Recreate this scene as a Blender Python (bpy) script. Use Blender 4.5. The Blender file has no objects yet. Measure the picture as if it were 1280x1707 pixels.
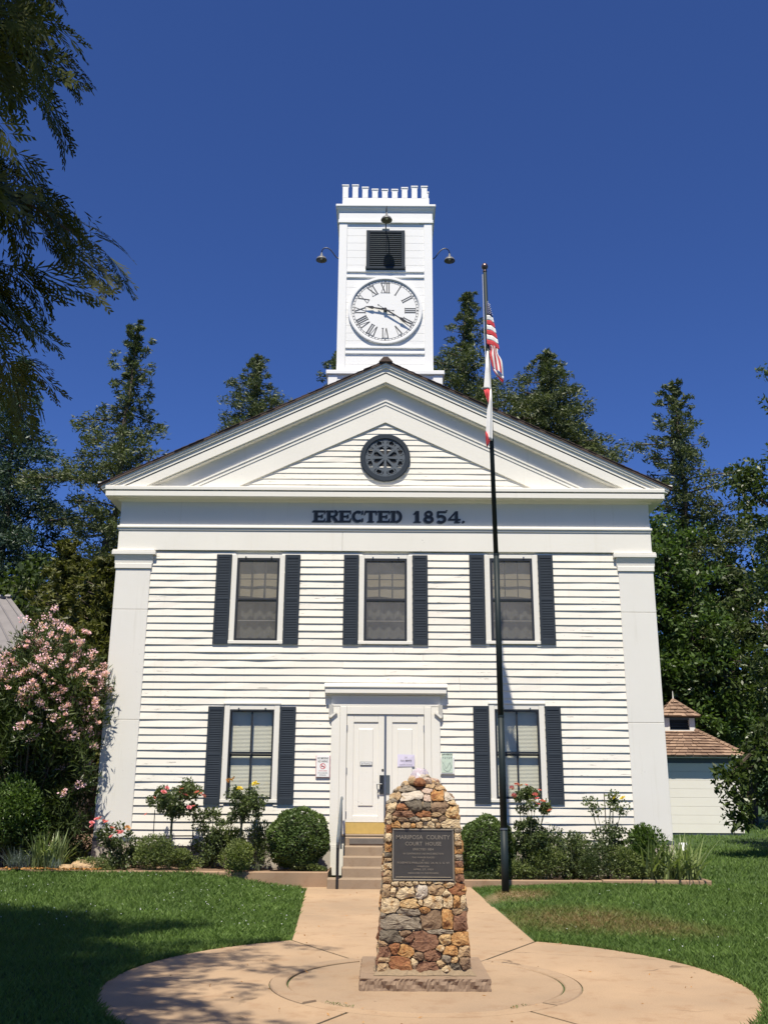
import bpy, math
import numpy as np
from mathutils import Vector, Matrix

# ------------------------------------------------------------------ camera, sky, sun, exposure
S = bpy.context.scene
C = S.collection
PI = math.pi
cam_d = bpy.data.cameras.new('camera'); cam = bpy.data.objects.new('camera', cam_d); C.objects.link(cam)
cam_d.sensor_fit = 'HORIZONTAL'; cam_d.sensor_width = 36.0; cam_d.lens = 45.0
cam_d.clip_start = 0.1; cam_d.clip_end = 2000.0
EYE = 1.69
cam.matrix_world = (Matrix.Translation((0, 0, EYE)) @ Matrix.Rotation(math.radians(90 + 16.16), 4, 'X')
                    @ Matrix.Rotation(math.radians(0.35), 4, 'Z'))
S.camera = cam

SUN_EL, SUN_AZ = math.radians(64.0), math.radians(9.0)      # from behind the camera, slightly left
W = bpy.data.worlds.new('World'); S.world = W; W.use_nodes = True
wn = W.node_tree.nodes; bg = wn['Background']
sky = wn.new('ShaderNodeTexSky'); sky.sky_type = 'NISHITA'; sky.sun_disc = False
sky.sun_elevation = SUN_EL; sky.sun_rotation = PI + SUN_AZ
sky.altitude = 2500; sky.air_density = 1.0; sky.dust_density = 0.25; sky.ozone_density = 8.0
tint = wn.new('ShaderNodeMix'); tint.data_type = 'RGBA'; tint.blend_type = 'MULTIPLY'; tint.inputs[0].default_value = 1.0
tint.inputs[7].default_value = (.86, 1.03, 1.50, 1)          # white balance of the sky, the same in every direction
W.node_tree.links.new(sky.outputs['Color'], tint.inputs[6]); W.node_tree.links.new(tint.outputs[2], bg.inputs['Color'])
bg.inputs['Strength'].default_value = 0.060
sun_d = bpy.data.lights.new('sun', 'SUN'); sun_d.energy = 5.0; sun_d.angle = math.radians(0.53); sun_d.color = (1.0, 0.925, 0.79)
sun = bpy.data.objects.new('sun', sun_d); C.objects.link(sun)
sdir = Vector((math.sin(SUN_AZ) * math.cos(SUN_EL), math.cos(SUN_AZ) * math.cos(SUN_EL), -math.sin(SUN_EL)))
sun.rotation_euler = sdir.to_track_quat('-Z', 'Y').to_euler(); sun.location = (-5, -10, 30)
S.view_settings.view_transform = 'Standard'; S.view_settings.look = 'None'
S.view_settings.exposure = 0.55; S.view_settings.gamma = 1.0
S.view_settings.use_curve_mapping = False
S.render.engine = 'CYCLES'
S.cycles.max_bounces = 8; S.cycles.diffuse_bounces = 3; S.cycles.transparent_max_bounces = 12
S.cycles.use_denoising = True

RNG = np.random.RandomState(7)

# ------------------------------------------------------------------ materials
def nmat(name):
    m = bpy.data.materials.new(name); m.use_nodes = True
    nt = m.node_tree; b = nt.nodes['Principled BSDF']
    return m, nt, nt.nodes, nt.links, b

def mix_rgb(nt, fac, a, b, mode='MIX'):
    n = nt.nodes.new('ShaderNodeMix'); n.data_type = 'RGBA'; n.blend_type = mode
    for sock, v in ((n.inputs[0], fac), (n.inputs[6], a), (n.inputs[7], b)):
        if isinstance(v, bpy.types.NodeSocket): nt.links.new(v, sock)
        elif isinstance(v, (int, float)): sock.default_value = v
        else: sock.default_value = (*v, 1) if len(v) == 3 else v
    return n.outputs[2]

def noise(nt, scale, detail=4, rough=0.55, coord='Object', stretch=None, dist=0.0):
    tc = nt.nodes.new('ShaderNodeTexCoord'); n = nt.nodes.new('ShaderNodeTexNoise')
    n.inputs['Scale'].default_value = scale; n.inputs['Detail'].default_value = detail
    n.inputs['Roughness'].default_value = rough; n.inputs['Distortion'].default_value = dist
    src = nt.nodes.new('ShaderNodeNewGeometry').outputs['Position'] if coord == 'World' else tc.outputs[coord]
    if stretch:
        mp = nt.nodes.new('ShaderNodeMapping'); mp.inputs['Scale'].default_value = stretch
        nt.links.new(src, mp.inputs['Vector']); src = mp.outputs['Vector']
    nt.links.new(src, n.inputs['Vector'])
    return n.outputs['Fac']

def ramp(nt, v, p0, p1, c0=(0, 0, 0), c1=(1, 1, 1)):
    r = nt.nodes.new('ShaderNodeValToRGB'); r.color_ramp.elements[0].position = p0; r.color_ramp.elements[1].position = p1
    r.color_ramp.elements[0].color = (*c0, 1); r.color_ramp.elements[1].color = (*c1, 1)
    nt.links.new(v, r.inputs['Fac']); return r.outputs['Color']

def bump(nt, b, h, strength=0.3, dist=0.01):
    n = nt.nodes.new('ShaderNodeBump'); n.inputs['Strength'].default_value = strength; n.inputs['Distance'].default_value = dist
    nt.links.new(h, n.inputs['Height']); nt.links.new(n.outputs['Normal'], b.inputs['Normal'])

def simple(name, col, rough=0.6, metal=0.0, var=0.12, scale=6.0, bmp=0.0, spec=0.5):
    m, nt, N, L, b = nmat(name)
    f = noise(nt, scale, 5, 0.6)
    dark = tuple(c * (1 - var) for c in col); lite = tuple(min(1, c * (1 + var)) for c in col)
    L.new(mix_rgb(nt, f, dark, lite), b.inputs['Base Color'])
    b.inputs['Roughness'].default_value = rough; b.inputs['Metallic'].default_value = metal
    b.inputs['Specular IOR Level'].default_value = spec
    if bmp: bump(nt, b, noise(nt, scale * 6, 4), bmp, 0.01)
    return m

def paint(name, col, weather=0.5, plank=False):
    """old white paint: faint staining, fine cracks, chips showing grey wood"""
    m, nt, N, L, b = nmat(name)
    base = mix_rgb(nt, noise(nt, 1.1, 5, 0.6, 'World'), tuple(c * .93 for c in col), tuple(min(1, c * 1.03) for c in col))
    if plank:
        oi = N.new('ShaderNodeObjectInfo')
        base = mix_rgb(nt, oi.outputs['Random'], base, mix_rgb(nt, 0.5, base, tuple(c * .93 for c in col)))
    streak = ramp(nt, noise(nt, 2.2, 6, 0.65, 'World', (4.0, 1, .25)), .58, .82)
    base = mix_rgb(nt, streak, base, tuple(c * (1 - .16 * weather) for c in (col[0], col[1] * .99, col[2] * .96)))
    crack = ramp(nt, noise(nt, 3.0, 7, 0.7, 'World', (.9, 1, 14.0)), *((.62, .65) if plank else (.70, .73)))
    patch = ramp(nt, noise(nt, 1.3, 3, 0.5, 'World'), .45, .56)
    mk = mix_rgb(nt, 1.0, crack, patch, 'MULTIPLY')
    base = mix_rgb(nt, mk, base, (.22, .21, .19))
    speck = ramp(nt, noise(nt, 22, 4, 0.65, 'World'), .66, .70)
    p2 = ramp(nt, noise(nt, .9, 2, 0.5, 'World', (1.3, 1, .7)), .56, .68)
    base = mix_rgb(nt, mix_rgb(nt, 1.0, speck, p2, 'MULTIPLY'), base, (.28, .27, .25))
    L.new(base, b.inputs['Base Color']); b.inputs['Roughness'].default_value = .62; b.inputs['Specular IOR Level'].default_value = .3
    bump(nt, b, noise(nt, 5, 7, .7, 'World', (.8, 1, 9.0)), .12, .008)
    return m

def leaf(name, col, var=.45, trans=.3, rough=.5, tint=(1.25, 1.1, .7)):
    m, nt, N, L, b = nmat(name)
    g = N.new('ShaderNodeNewGeometry')
    lo = tuple(c * (1 - var) for c in col); hi = tuple(c * (1 + var) * t for c, t in zip(col, tint))
    c1 = mix_rgb(nt, g.outputs['Random Per Island'], lo, hi)
    cl = noise(nt, .9, 3, .6, 'World')
    c2 = mix_rgb(nt, ramp(nt, cl, .35, .7), tuple(c * .8 for c in col), tuple(c * 1.2 * t for c, t in zip(col, tint)))
    cc = mix_rgb(nt, .45, c1, c2)
    L.new(cc, b.inputs['Base Color']); b.inputs['Roughness'].default_value = rough; b.inputs['Specular IOR Level'].default_value = .35
    tr = N.new('ShaderNodeBsdfTranslucent'); L.new(mix_rgb(nt, 1.0, cc, (1.1, 1.25, .5), 'MULTIPLY'), tr.inputs['Color'])
    ms = N.new('ShaderNodeMixShader'); ms.inputs[0].default_value = trans
    L.new(b.outputs[0], ms.inputs[1]); L.new(tr.outputs[0], ms.inputs[2])
    L.new(ms.outputs[0], N['Material Output'].inputs['Surface'])
    return m

M = {}
M['board'] = paint('painted clapboard', (.75, .72, .645), .9, True)
M['trim'] = paint('painted trim', (.745, .725, .665), .5)
M['plain'] = paint('painted plaster white', (.71, .695, .65), .8)
M['tower'] = paint('painted tower white', (.80, .80, .79), .25)
M['door'] = paint('door white', (.74, .72, .66), .3)
M['slate'] = simple('slate blue shutter paint', (.030, .039, .052), .75, var=.2, scale=3, spec=.15)
M['slate_pale'] = simple('slate grey paint and shade', (.075, .092, .11), .5, var=.15, scale=3)  # grey paint, also the painted shade strips of both cornices
M['letter'] = simple('dark lettering paint', (.034, .038, .046), .6, var=.25, scale=9)
M['letter_shade'] = simple('faded lettering shade', (.16, .18, .20), .6)
M['black'] = simple('black metal', (.012, .013, .015), .4, var=.2)
M['frame_dark'] = simple('dark window frame', (.018, .021, .026), .45)
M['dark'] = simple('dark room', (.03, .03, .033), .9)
M['blind'] = simple('cream blind', (.70, .66, .55), .7, var=.05)
M['shade_cloth'] = simple('tan roller shade', (.56, .47, .34), .8, var=.1)
M['curtain'] = simple('grey curtain', (.17, .165, .155), .9, var=.2, scale=2)
M['interior_muntin'] = simple('inner muntin', (.30, .29, .27), .7)
M['brass'] = simple('yellow varnished board', (.52, .36, .11), .4, var=.2, scale=12)
M['steel'] = simple('brushed metal', (.25, .26, .27), .35, .9)
M['lamp_metal'] = simple('lamp enamel', (.13, .13, .132), .5, .0)
M['rail'] = simple('painted rail', (.12, .14, .155), .4, .2)
M['pole'] = simple('flagpole dark green paint', (.012, .020, .022), .55, var=.2, spec=.25)
M['pole_ball'] = simple('bronze ball', (.16, .11, .10), .3, .8)
M['white_cloth'] = simple('white cloth', (.75, .74, .72), .8, var=.05)
M['red_cloth'] = simple('red cloth', (.50, .035, .045), .8, var=.1)
M['blue_cloth'] = simple('blue cloth', (.03, .035, .12), .8, var=.1)
M['rope'] = simple('rope', (.7, .68, .62), .8)
M['white'] = simple('sign white', (.78, .78, .76), .5, var=.03)
M['paper'] = simple('lavender paper', (.66, .62, .76), .8, var=.03)
M['sign_red'] = simple('sign red', (.55, .03, .04), .5)
M['sign_pink'] = simple('sign pink edge', (.62, .36, .38), .5)
M['sign_green'] = simple('pale green map', (.50, .60, .50), .5, var=.25, scale=22)
M['ink'] = simple('ink', (.03, .03, .035), .7)
M['grey_panel'] = simple('grey vent panel', (.13, .115, .10), .6, var=.25)
M['soil'] = simple('planter soil', (.17, .105, .065), .95, var=.4, scale=18, bmp=.6)
M['wood_dark'] = simple('bark', (.075, .055, .042), .9, var=.4, scale=8, bmp=.6)
M['cane'] = simple('rose cane', (.06, .075, .035), .7, var=.3)
M['rust'] = simple('rusty tie', (.16, .075, .04), .8, var=.4)
M['roofing'] = simple('dark brown shingle', (.075, .050, .040), .85, var=.45, scale=14, bmp=.5)
M['metal_roof'] = simple('weathered grey roof', (.20, .185, .18), .6, .2, var=.25, scale=2.5)
M['cedar_shingle'] = None

def shingle_mat():
    m, nt, N, L, b = nmat('cedar shingle')
    g = N.new('ShaderNodeNewGeometry')
    c = mix_rgb(nt, g.outputs['Random Per Island'], (.17, .105, .068), (.38, .255, .17))
    c = mix_rgb(nt, noise(nt, 12, 5, .7), mix_rgb(nt, .5, c, (.12, .07, .05)), c)
    L.new(c, b.inputs['Base Color']); b.inputs['Roughness'].default_value = .85
    return m
M['cedar_shingle'] = shingle_mat()

def concrete(name, col, grain=60):
    m, nt, N, L, b = nmat(name)
    big = noise(nt, .55, 6, .62, 'World')
    c = mix_rgb(nt, ramp(nt, big, .3, .72), tuple(x * f for x, f in zip(col, (.78, .80, .84))), tuple(min(1, x * 1.12) for x in col))
    mid = noise(nt, 3.2, 7, .7, 'World')
    c = mix_rgb(nt, ramp(nt, mid, .52, .75), c, tuple(x * f for x, f in zip(col, (.74, .66, .60))))
    fine = noise(nt, 85, 3, .6, 'World')
    c = mix_rgb(nt, ramp(nt, fine, .35, .75), mix_rgb(nt, .25, c, (.06, .05, .04)), c)
    spots = ramp(nt, noise(nt, 9, 2, .5, 'World'), .74, .77)
    c = mix_rgb(nt, spots, c, tuple(x * .42 for x in col))
    crk = N.new('ShaderNodeTexVoronoi'); crk.feature = 'DISTANCE_TO_EDGE'; crk.inputs['Scale'].default_value = .42
    gp = N.new('ShaderNodeNewGeometry'); wv = N.new('ShaderNodeVectorMath'); wv.operation = 'ADD'
    nv = N.new('ShaderNodeTexNoise'); nv.inputs['Scale'].default_value = 2.3; nv.inputs['Detail'].default_value = 6
    L.new(gp.outputs['Position'], nv.inputs['Vector'])
    sc = N.new('ShaderNodeVectorMath'); sc.operation = 'SCALE'; sc.inputs['Scale'].default_value = .55
    L.new(nv.outputs['Color'], sc.inputs[0]); L.new(gp.outputs['Position'], wv.inputs[0]); L.new(sc.outputs[0], wv.inputs[1])
    L.new(wv.outputs[0], crk.inputs['Vector'])
    line = ramp(nt, crk.outputs['Distance'], .003, .0065, (1, 1, 1), (0, 0, 0))
    msk = ramp(nt, noise(nt, .8, 2, .5, 'World'), .52, .58)
    c = mix_rgb(nt, mix_rgb(nt, 1.0, line, msk, 'MULTIPLY'), c, tuple(x * .35 for x in col))
    L.new(c, b.inputs['Base Color']); b.inputs['Roughness'].default_value = .85; b.inputs['Specular IOR Level'].default_value = .25
    bump(nt, b, noise(nt, grain, 6, .7, 'World'), .25, .006)
    return m
M['paving'] = concrete('tan concrete', (.435, .30, .183))
M['paving_inner'] = concrete('tan concrete worn', (.385, .27, .17))
M['step'] = concrete('step concrete', (.33, .245, .165))
M['kerb'] = concrete('kerb concrete', (.36, .24, .15))
M['base_stone'] = concrete('rough base', (.30, .21, .14), 25)
M['foundation'] = concrete('pale foundation', (.52, .47, .39))

def stone_mat(name, a, bb, c2):
    m, nt, N, L, b = nmat(name)
    oi = N.new('ShaderNodeObjectInfo')
    tc = N.new('ShaderNodeTexCoord'); ad = N.new('ShaderNodeVectorMath'); ad.operation = 'ADD'
    L.new(tc.outputs['Object'], ad.inputs[0])
    mul = N.new('ShaderNodeVectorMath'); mul.operation = 'SCALE'; mul.inputs['Scale'].default_value = 50
    cx = N.new('ShaderNodeCombineXYZ'); L.new(oi.outputs['Random'], cx.inputs[0]); L.new(oi.outputs['Random'], cx.inputs[1])
    L.new(cx.outputs[0], mul.inputs[0]); L.new(mul.outputs[0], ad.inputs[1])
    def nz(s, d=6, r=.65):
        n = N.new('ShaderNodeTexNoise'); n.inputs['Scale'].default_value = s; n.inputs['Detail'].default_value = d
        n.inputs['Roughness'].default_value = r; n.inputs['Distortion'].default_value = .6
        L.new(ad.outputs[0], n.inputs['Vector']); return n.outputs['Fac']
    col = mix_rgb(nt, ramp(nt, nz(20), .36, .64), a, bb)
    col = mix_rgb(nt, ramp(nt, nz(11, 6), .53, .64), col, c2)
    col = mix_rgb(nt, ramp(nt, nz(70, 4), .60, .74), col, tuple(x * .45 for x in a))
    L.new(col, b.inputs['Base Color']); b.inputs['Roughness'].default_value = .75; b.inputs['Specular IOR Level'].default_value = .35
    bump(nt, b, nz(32, 10, .78), 1.0, .03)
    return m
ST = {
    'w': stone_mat('white quartz', (.54, .46, .36), (.68, .60, .49), (.42, .31, .19)),
    'c': stone_mat('cream quartz', (.58, .43, .24), (.71, .57, .37), (.44, .25, .10)),
    't': stone_mat('tan stone', (.42, .27, .14), (.55, .40, .23), (.24, .15, .09)),
    'y': stone_mat('yellow stone', (.55, .34, .14), (.64, .47, .25), (.38, .17, .06)),
    'o': stone_mat('orange stone', (.45, .21, .065), (.57, .34, .14), (.24, .09, .03)),
    'r': stone_mat('rust stone', (.28, .105, .045), (.40, .19, .08), (.14, .055, .03)),
    'm': stone_mat('red brown stone', (.21, .098, .055), (.31, .17, .10), (.12, .055, .034)),
    'b': stone_mat('brown stone', (.21, .135, .08), (.32, .215, .13), (.13, .08, .05)),
    'd': stone_mat('dark grey stone', (.12, .098, .07), (.20, .165, .12), (.07, .056, .042)),
    'g': stone_mat('grey stone', (.26, .21, .15), (.37, .31, .23), (.15, .12, .085)),
    'p': stone_mat('pink quartz', (.50, .36, .27), (.62, .48, .38), (.36, .20, .12)),
}
M['mortar'] = simple('mortar', (.27, .20, .125), .95, var=.4, scale=40, bmp=.8)
M['bronze'] = simple('bronze plaque', (.075, .068, .058), .42, .55, var=.25, scale=9, bmp=.1)
M['bronze_pale'] = simple('bronze letter', (.30, .26, .20), .4, .5, var=.2, scale=9)  # paler bronze of the raised letters and border

def crystal():
    m, nt, N, L, b = nmat('rose quartz crystal')
    L.new(mix_rgb(nt, noise(nt, 9, 5), (.40, .34, .37), (.56, .50, .52)), b.inputs['Base Color'])
    b.inputs['Roughness'].default_value = .25; b.inputs['Subsurface Weight'].default_value = .25
    b.inputs['Subsurface Radius'].default_value = (.03, .02, .02)
    return m
M['crystal'] = crystal()

def glass():
    m, nt, N, L, b = nmat('window glass')
    t = N.new('ShaderNodeBsdfTransparent'); t.inputs['Color'].default_value = (.88, .9, .88, 1)
    g = N.new('ShaderNodeBsdfGlossy'); g.inputs['Roughness'].default_value = .05
    lw = N.new('ShaderNodeLayerWeight'); lw.inputs['Blend'].default_value = .5
    pw = N.new('ShaderNodeMath'); pw.operation = 'POWER'; pw.inputs[1].default_value = 4.0; L.new(lw.outputs['Facing'], pw.inputs[0])
    fr = N.new('ShaderNodeMath'); fr.operation = 'MULTIPLY_ADD'; fr.inputs[1].default_value = .6; fr.inputs[2].default_value = .045; L.new(pw.outputs[0], fr.inputs[0])
    ms = N.new('ShaderNodeMixShader'); L.new(fr.outputs[0], ms.inputs[0]); L.new(t.outputs[0], ms.inputs[1]); L.new(g.outputs[0], ms.inputs[2])
    bump(nt, g, noise(nt, 1.5, 2, .5), .05, .02)
    L.new(ms.outputs[0], N['Material Output'].inputs['Surface']); N.remove(b)
    return m
M['glass'] = glass()

def screen():
    m, nt, N, L, b = nmat('insect screen')
    t = N.new('ShaderNodeBsdfTransparent')
    L.new(mix_rgb(nt, ramp(nt, noise(nt, 2.2, 4, .6, 'World', dist=1.0), .3, .75), (.17, .165, .155), (.26, .25, .235)), b.inputs['Base Color'])
    b.inputs['Roughness'].default_value = .6
    ms = N.new('ShaderNodeMixShader'); ms.inputs[0].default_value = .42
    L.new(t.outputs[0], ms.inputs[1]); L.new(b.outputs[0], ms.inputs[2]); L.new(ms.outputs[0], N['Material Output'].inputs['Surface'])
    return m
M['screen'] = screen()

M['cedar_leaf'] = leaf('cedar foliage', (.078, .105, .056), .5, .2)
M['cedar_blue'] = leaf('blue green conifer foliage', (.045, .075, .055), .45, .2, tint=(1.1, 1.1, .9))
M['cedar_near'] = leaf('near cedar foliage', (.058, .074, .028), .5, .22, .55)
M['cedar_gold'] = leaf('yellow green cedar foliage', (.085, .098, .028), .5, .25)
M['broad_leaf'] = leaf('broad leaf', (.048, .078, .026), .5, .3, .38)
M['bright_leaf'] = leaf('bright broad leaf', (.062, .112, .034), .5, .35, .4)
M['box_leaf'] = leaf('box hedge leaf', (.088, .142, .052), .4, .3, .42)
M['rose_leaf'] = leaf('rose leaf', (.074, .108, .054), .5, .3, .35)
M['shrub_leaf'] = leaf('shrub leaf', (.125, .170, .070), .5, .3, .45)
M['olean_leaf'] = leaf('oleander leaf', (.050, .078, .028), .5, .3, .4)
M['iris_leaf'] = leaf('iris blade', (.16, .22, .115), .35, .3, .45)
M['blue_grass'] = leaf('blue fescue', (.10, .13, .12), .3, .3, .5, (1.1, 1.1, 1.1))
M['pink'] = leaf('pink petals', (.90, .58, .66), .18, .35, .6, (1.1, 1.15, 1.15))
M['rose_pink'] = leaf('rose pink petals', (.76, .24, .28), .25, .3, .5, (1.1, 1.2, 1.2))
M['rose_yellow'] = leaf('yellow petals', (.70, .52, .06), .2, .3, .5, (1.05, 1.1, 1.2))
M['rose_faded'] = leaf('faded apricot petals', (.55, .30, .13), .25, .3, .6, (1.1, 1.1, 1.1))
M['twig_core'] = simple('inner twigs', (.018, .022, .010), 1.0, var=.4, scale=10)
M['dry_leaf'] = leaf('dry fallen leaves', (.36, .20, .08), .4, .2, .7)

def grass_mat(name, ground=False):
    m, nt, N, L, b = nmat(name)
    g = N.new('ShaderNodeNewGeometry')
    lo, hi = ((.035, .062, .014), (.060, .100, .024)) if ground else ((.095, .165, .030), (.195, .295, .072))
    if ground: c = mix_rgb(nt, noise(nt, 30, 4, .7, 'World'), lo, hi)
    else: c = mix_rgb(nt, g.outputs['Random Per Island'], lo, hi)
    big = noise(nt, .8, 5, .65, 'World')
    c = mix_rgb(nt, ramp(nt, big, .3, .7), mix_rgb(nt, .45, c, (.022, .05, .012)), c)
    # dry straw patches where the turf is worn: beside the flagpole and right of the walk
    def spot(x, y, rx, ry, s):
        mp = N.new('ShaderNodeMapping'); mp.vector_type = 'TEXTURE'
        mp.inputs['Location'].default_value = (x, y, 0); mp.inputs['Scale'].default_value = (rx, ry, 50)
        L.new(g.outputs['Position'], mp.inputs['Vector'])
        gr = N.new('ShaderNodeTexGradient'); gr.gradient_type = 'SPHERICAL'; L.new(mp.outputs[0], gr.inputs[0])
        mm = N.new('ShaderNodeMath'); mm.operation = 'MULTIPLY'
        L.new(gr.outputs['Fac'], mm.inputs[0]); L.new(ramp(nt, noise(nt, 7, 5, .75, 'World'), .32, .68), mm.inputs[1])
        m2 = N.new('ShaderNodeMath'); m2.operation = 'MULTIPLY'; m2.use_clamp = True; m2.inputs[1].default_value = s
        L.new(mm.outputs[0], m2.inputs[0]); return m2.outputs[0]
    dry = (.22, .165, .07) if not ground else (.20, .14, .075)
    for s in ((2.12, 16.4, .75, .8, 2.6), (2.7, 14.0, 1.5, 1.5, 2.0), (3.6, 13.2, 1.0, 1.0, 1.3)):
        c = mix_rgb(nt, spot(*s), c, dry)
    L.new(c, b.inputs['Base Color']); b.inputs['Roughness'].default_value = .55 if not ground else .95
    b.inputs['Specular IOR Level'].default_value = .3
    if not ground:
        tr = N.new('ShaderNodeBsdfTranslucent'); L.new(mix_rgb(nt, 1.0, c, (1.1, 1.2, .5), 'MULTIPLY'), tr.inputs['Color'])
        ms = N.new('ShaderNodeMixShader'); ms.inputs[0].default_value = .3
        L.new(b.outputs[0], ms.inputs[1]); L.new(tr.outputs[0], ms.inputs[2]); L.new(ms.outputs[0], N['Material Output'].inputs['Surface'])
    return m
M['ground'] = grass_mat('lawn ground', True)
M['grass'] = grass_mat('lawn blades')
M['far_ground'] = simple('dry hillside', (.24, .19, .12), .95, var=.3, scale=.4)

# ------------------------------------------------------------------ helpers
def worldloc(o):
    v = Vector((0, 0, 0))
    while o is not None: v = v + o.location; o = o.parent
    return v

def link_mesh(name, verts, faces, mat, parent=None, smooth=False):
    V = np.asarray(verts, dtype=np.float64).reshape(-1, 3)
    if parent is not None: V = V - np.array(worldloc(parent))
    me = bpy.data.meshes.new(name)
    me.from_pydata(V.tolist(), [], faces)
    if smooth: me.polygons.foreach_set('use_smooth', [True] * len(me.polygons))
    me.materials.append(mat); me.update()
    o = bpy.data.objects.new(name, me); C.objects.link(o); o.parent = parent
    return o

def quads_mesh(name, V, mat, parent=None, smooth=False):
    """V (n,4,3) loose quads, built fast"""
    V = np.asarray(V, dtype=np.float32)
    n = V.shape[0]; k = V.shape[1]
    if parent is not None: V = V - np.array(worldloc(parent), dtype=np.float32)
    me = bpy.data.meshes.new(name)
    me.vertices.add(n * k); me.loops.add(n * k); me.polygons.add(n)
    me.vertices.foreach_set('co', V.reshape(-1)); me.loops.foreach_set('vertex_index', np.arange(n * k, dtype=np.int32))
    me.polygons.foreach_set('loop_start', np.arange(0, n * k, k, dtype=np.int32))
    me.materials.append(mat); me.update(calc_edges=True)
    o = bpy.data.objects.new(name, me); C.objects.link(o); o.parent = parent
    return o

def tag(o, label=None, cat=None, group=None, kind=None):
    if label: o['label'] = label
    if cat: o['category'] = cat
    if group: o['group'] = group
    if kind: o['kind'] = kind
    return o

def thing(name, loc, label, cat, group=None):
    o = bpy.data.objects.new(name, None); C.objects.link(o); o.location = loc; o.empty_display_size = .2
    return tag(o, label, cat, group)

def part(name, parent):
    o = bpy.data.objects.new(name, None); C.objects.link(o); o.parent = parent; o.empty_display_size = .1
    return o

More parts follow.
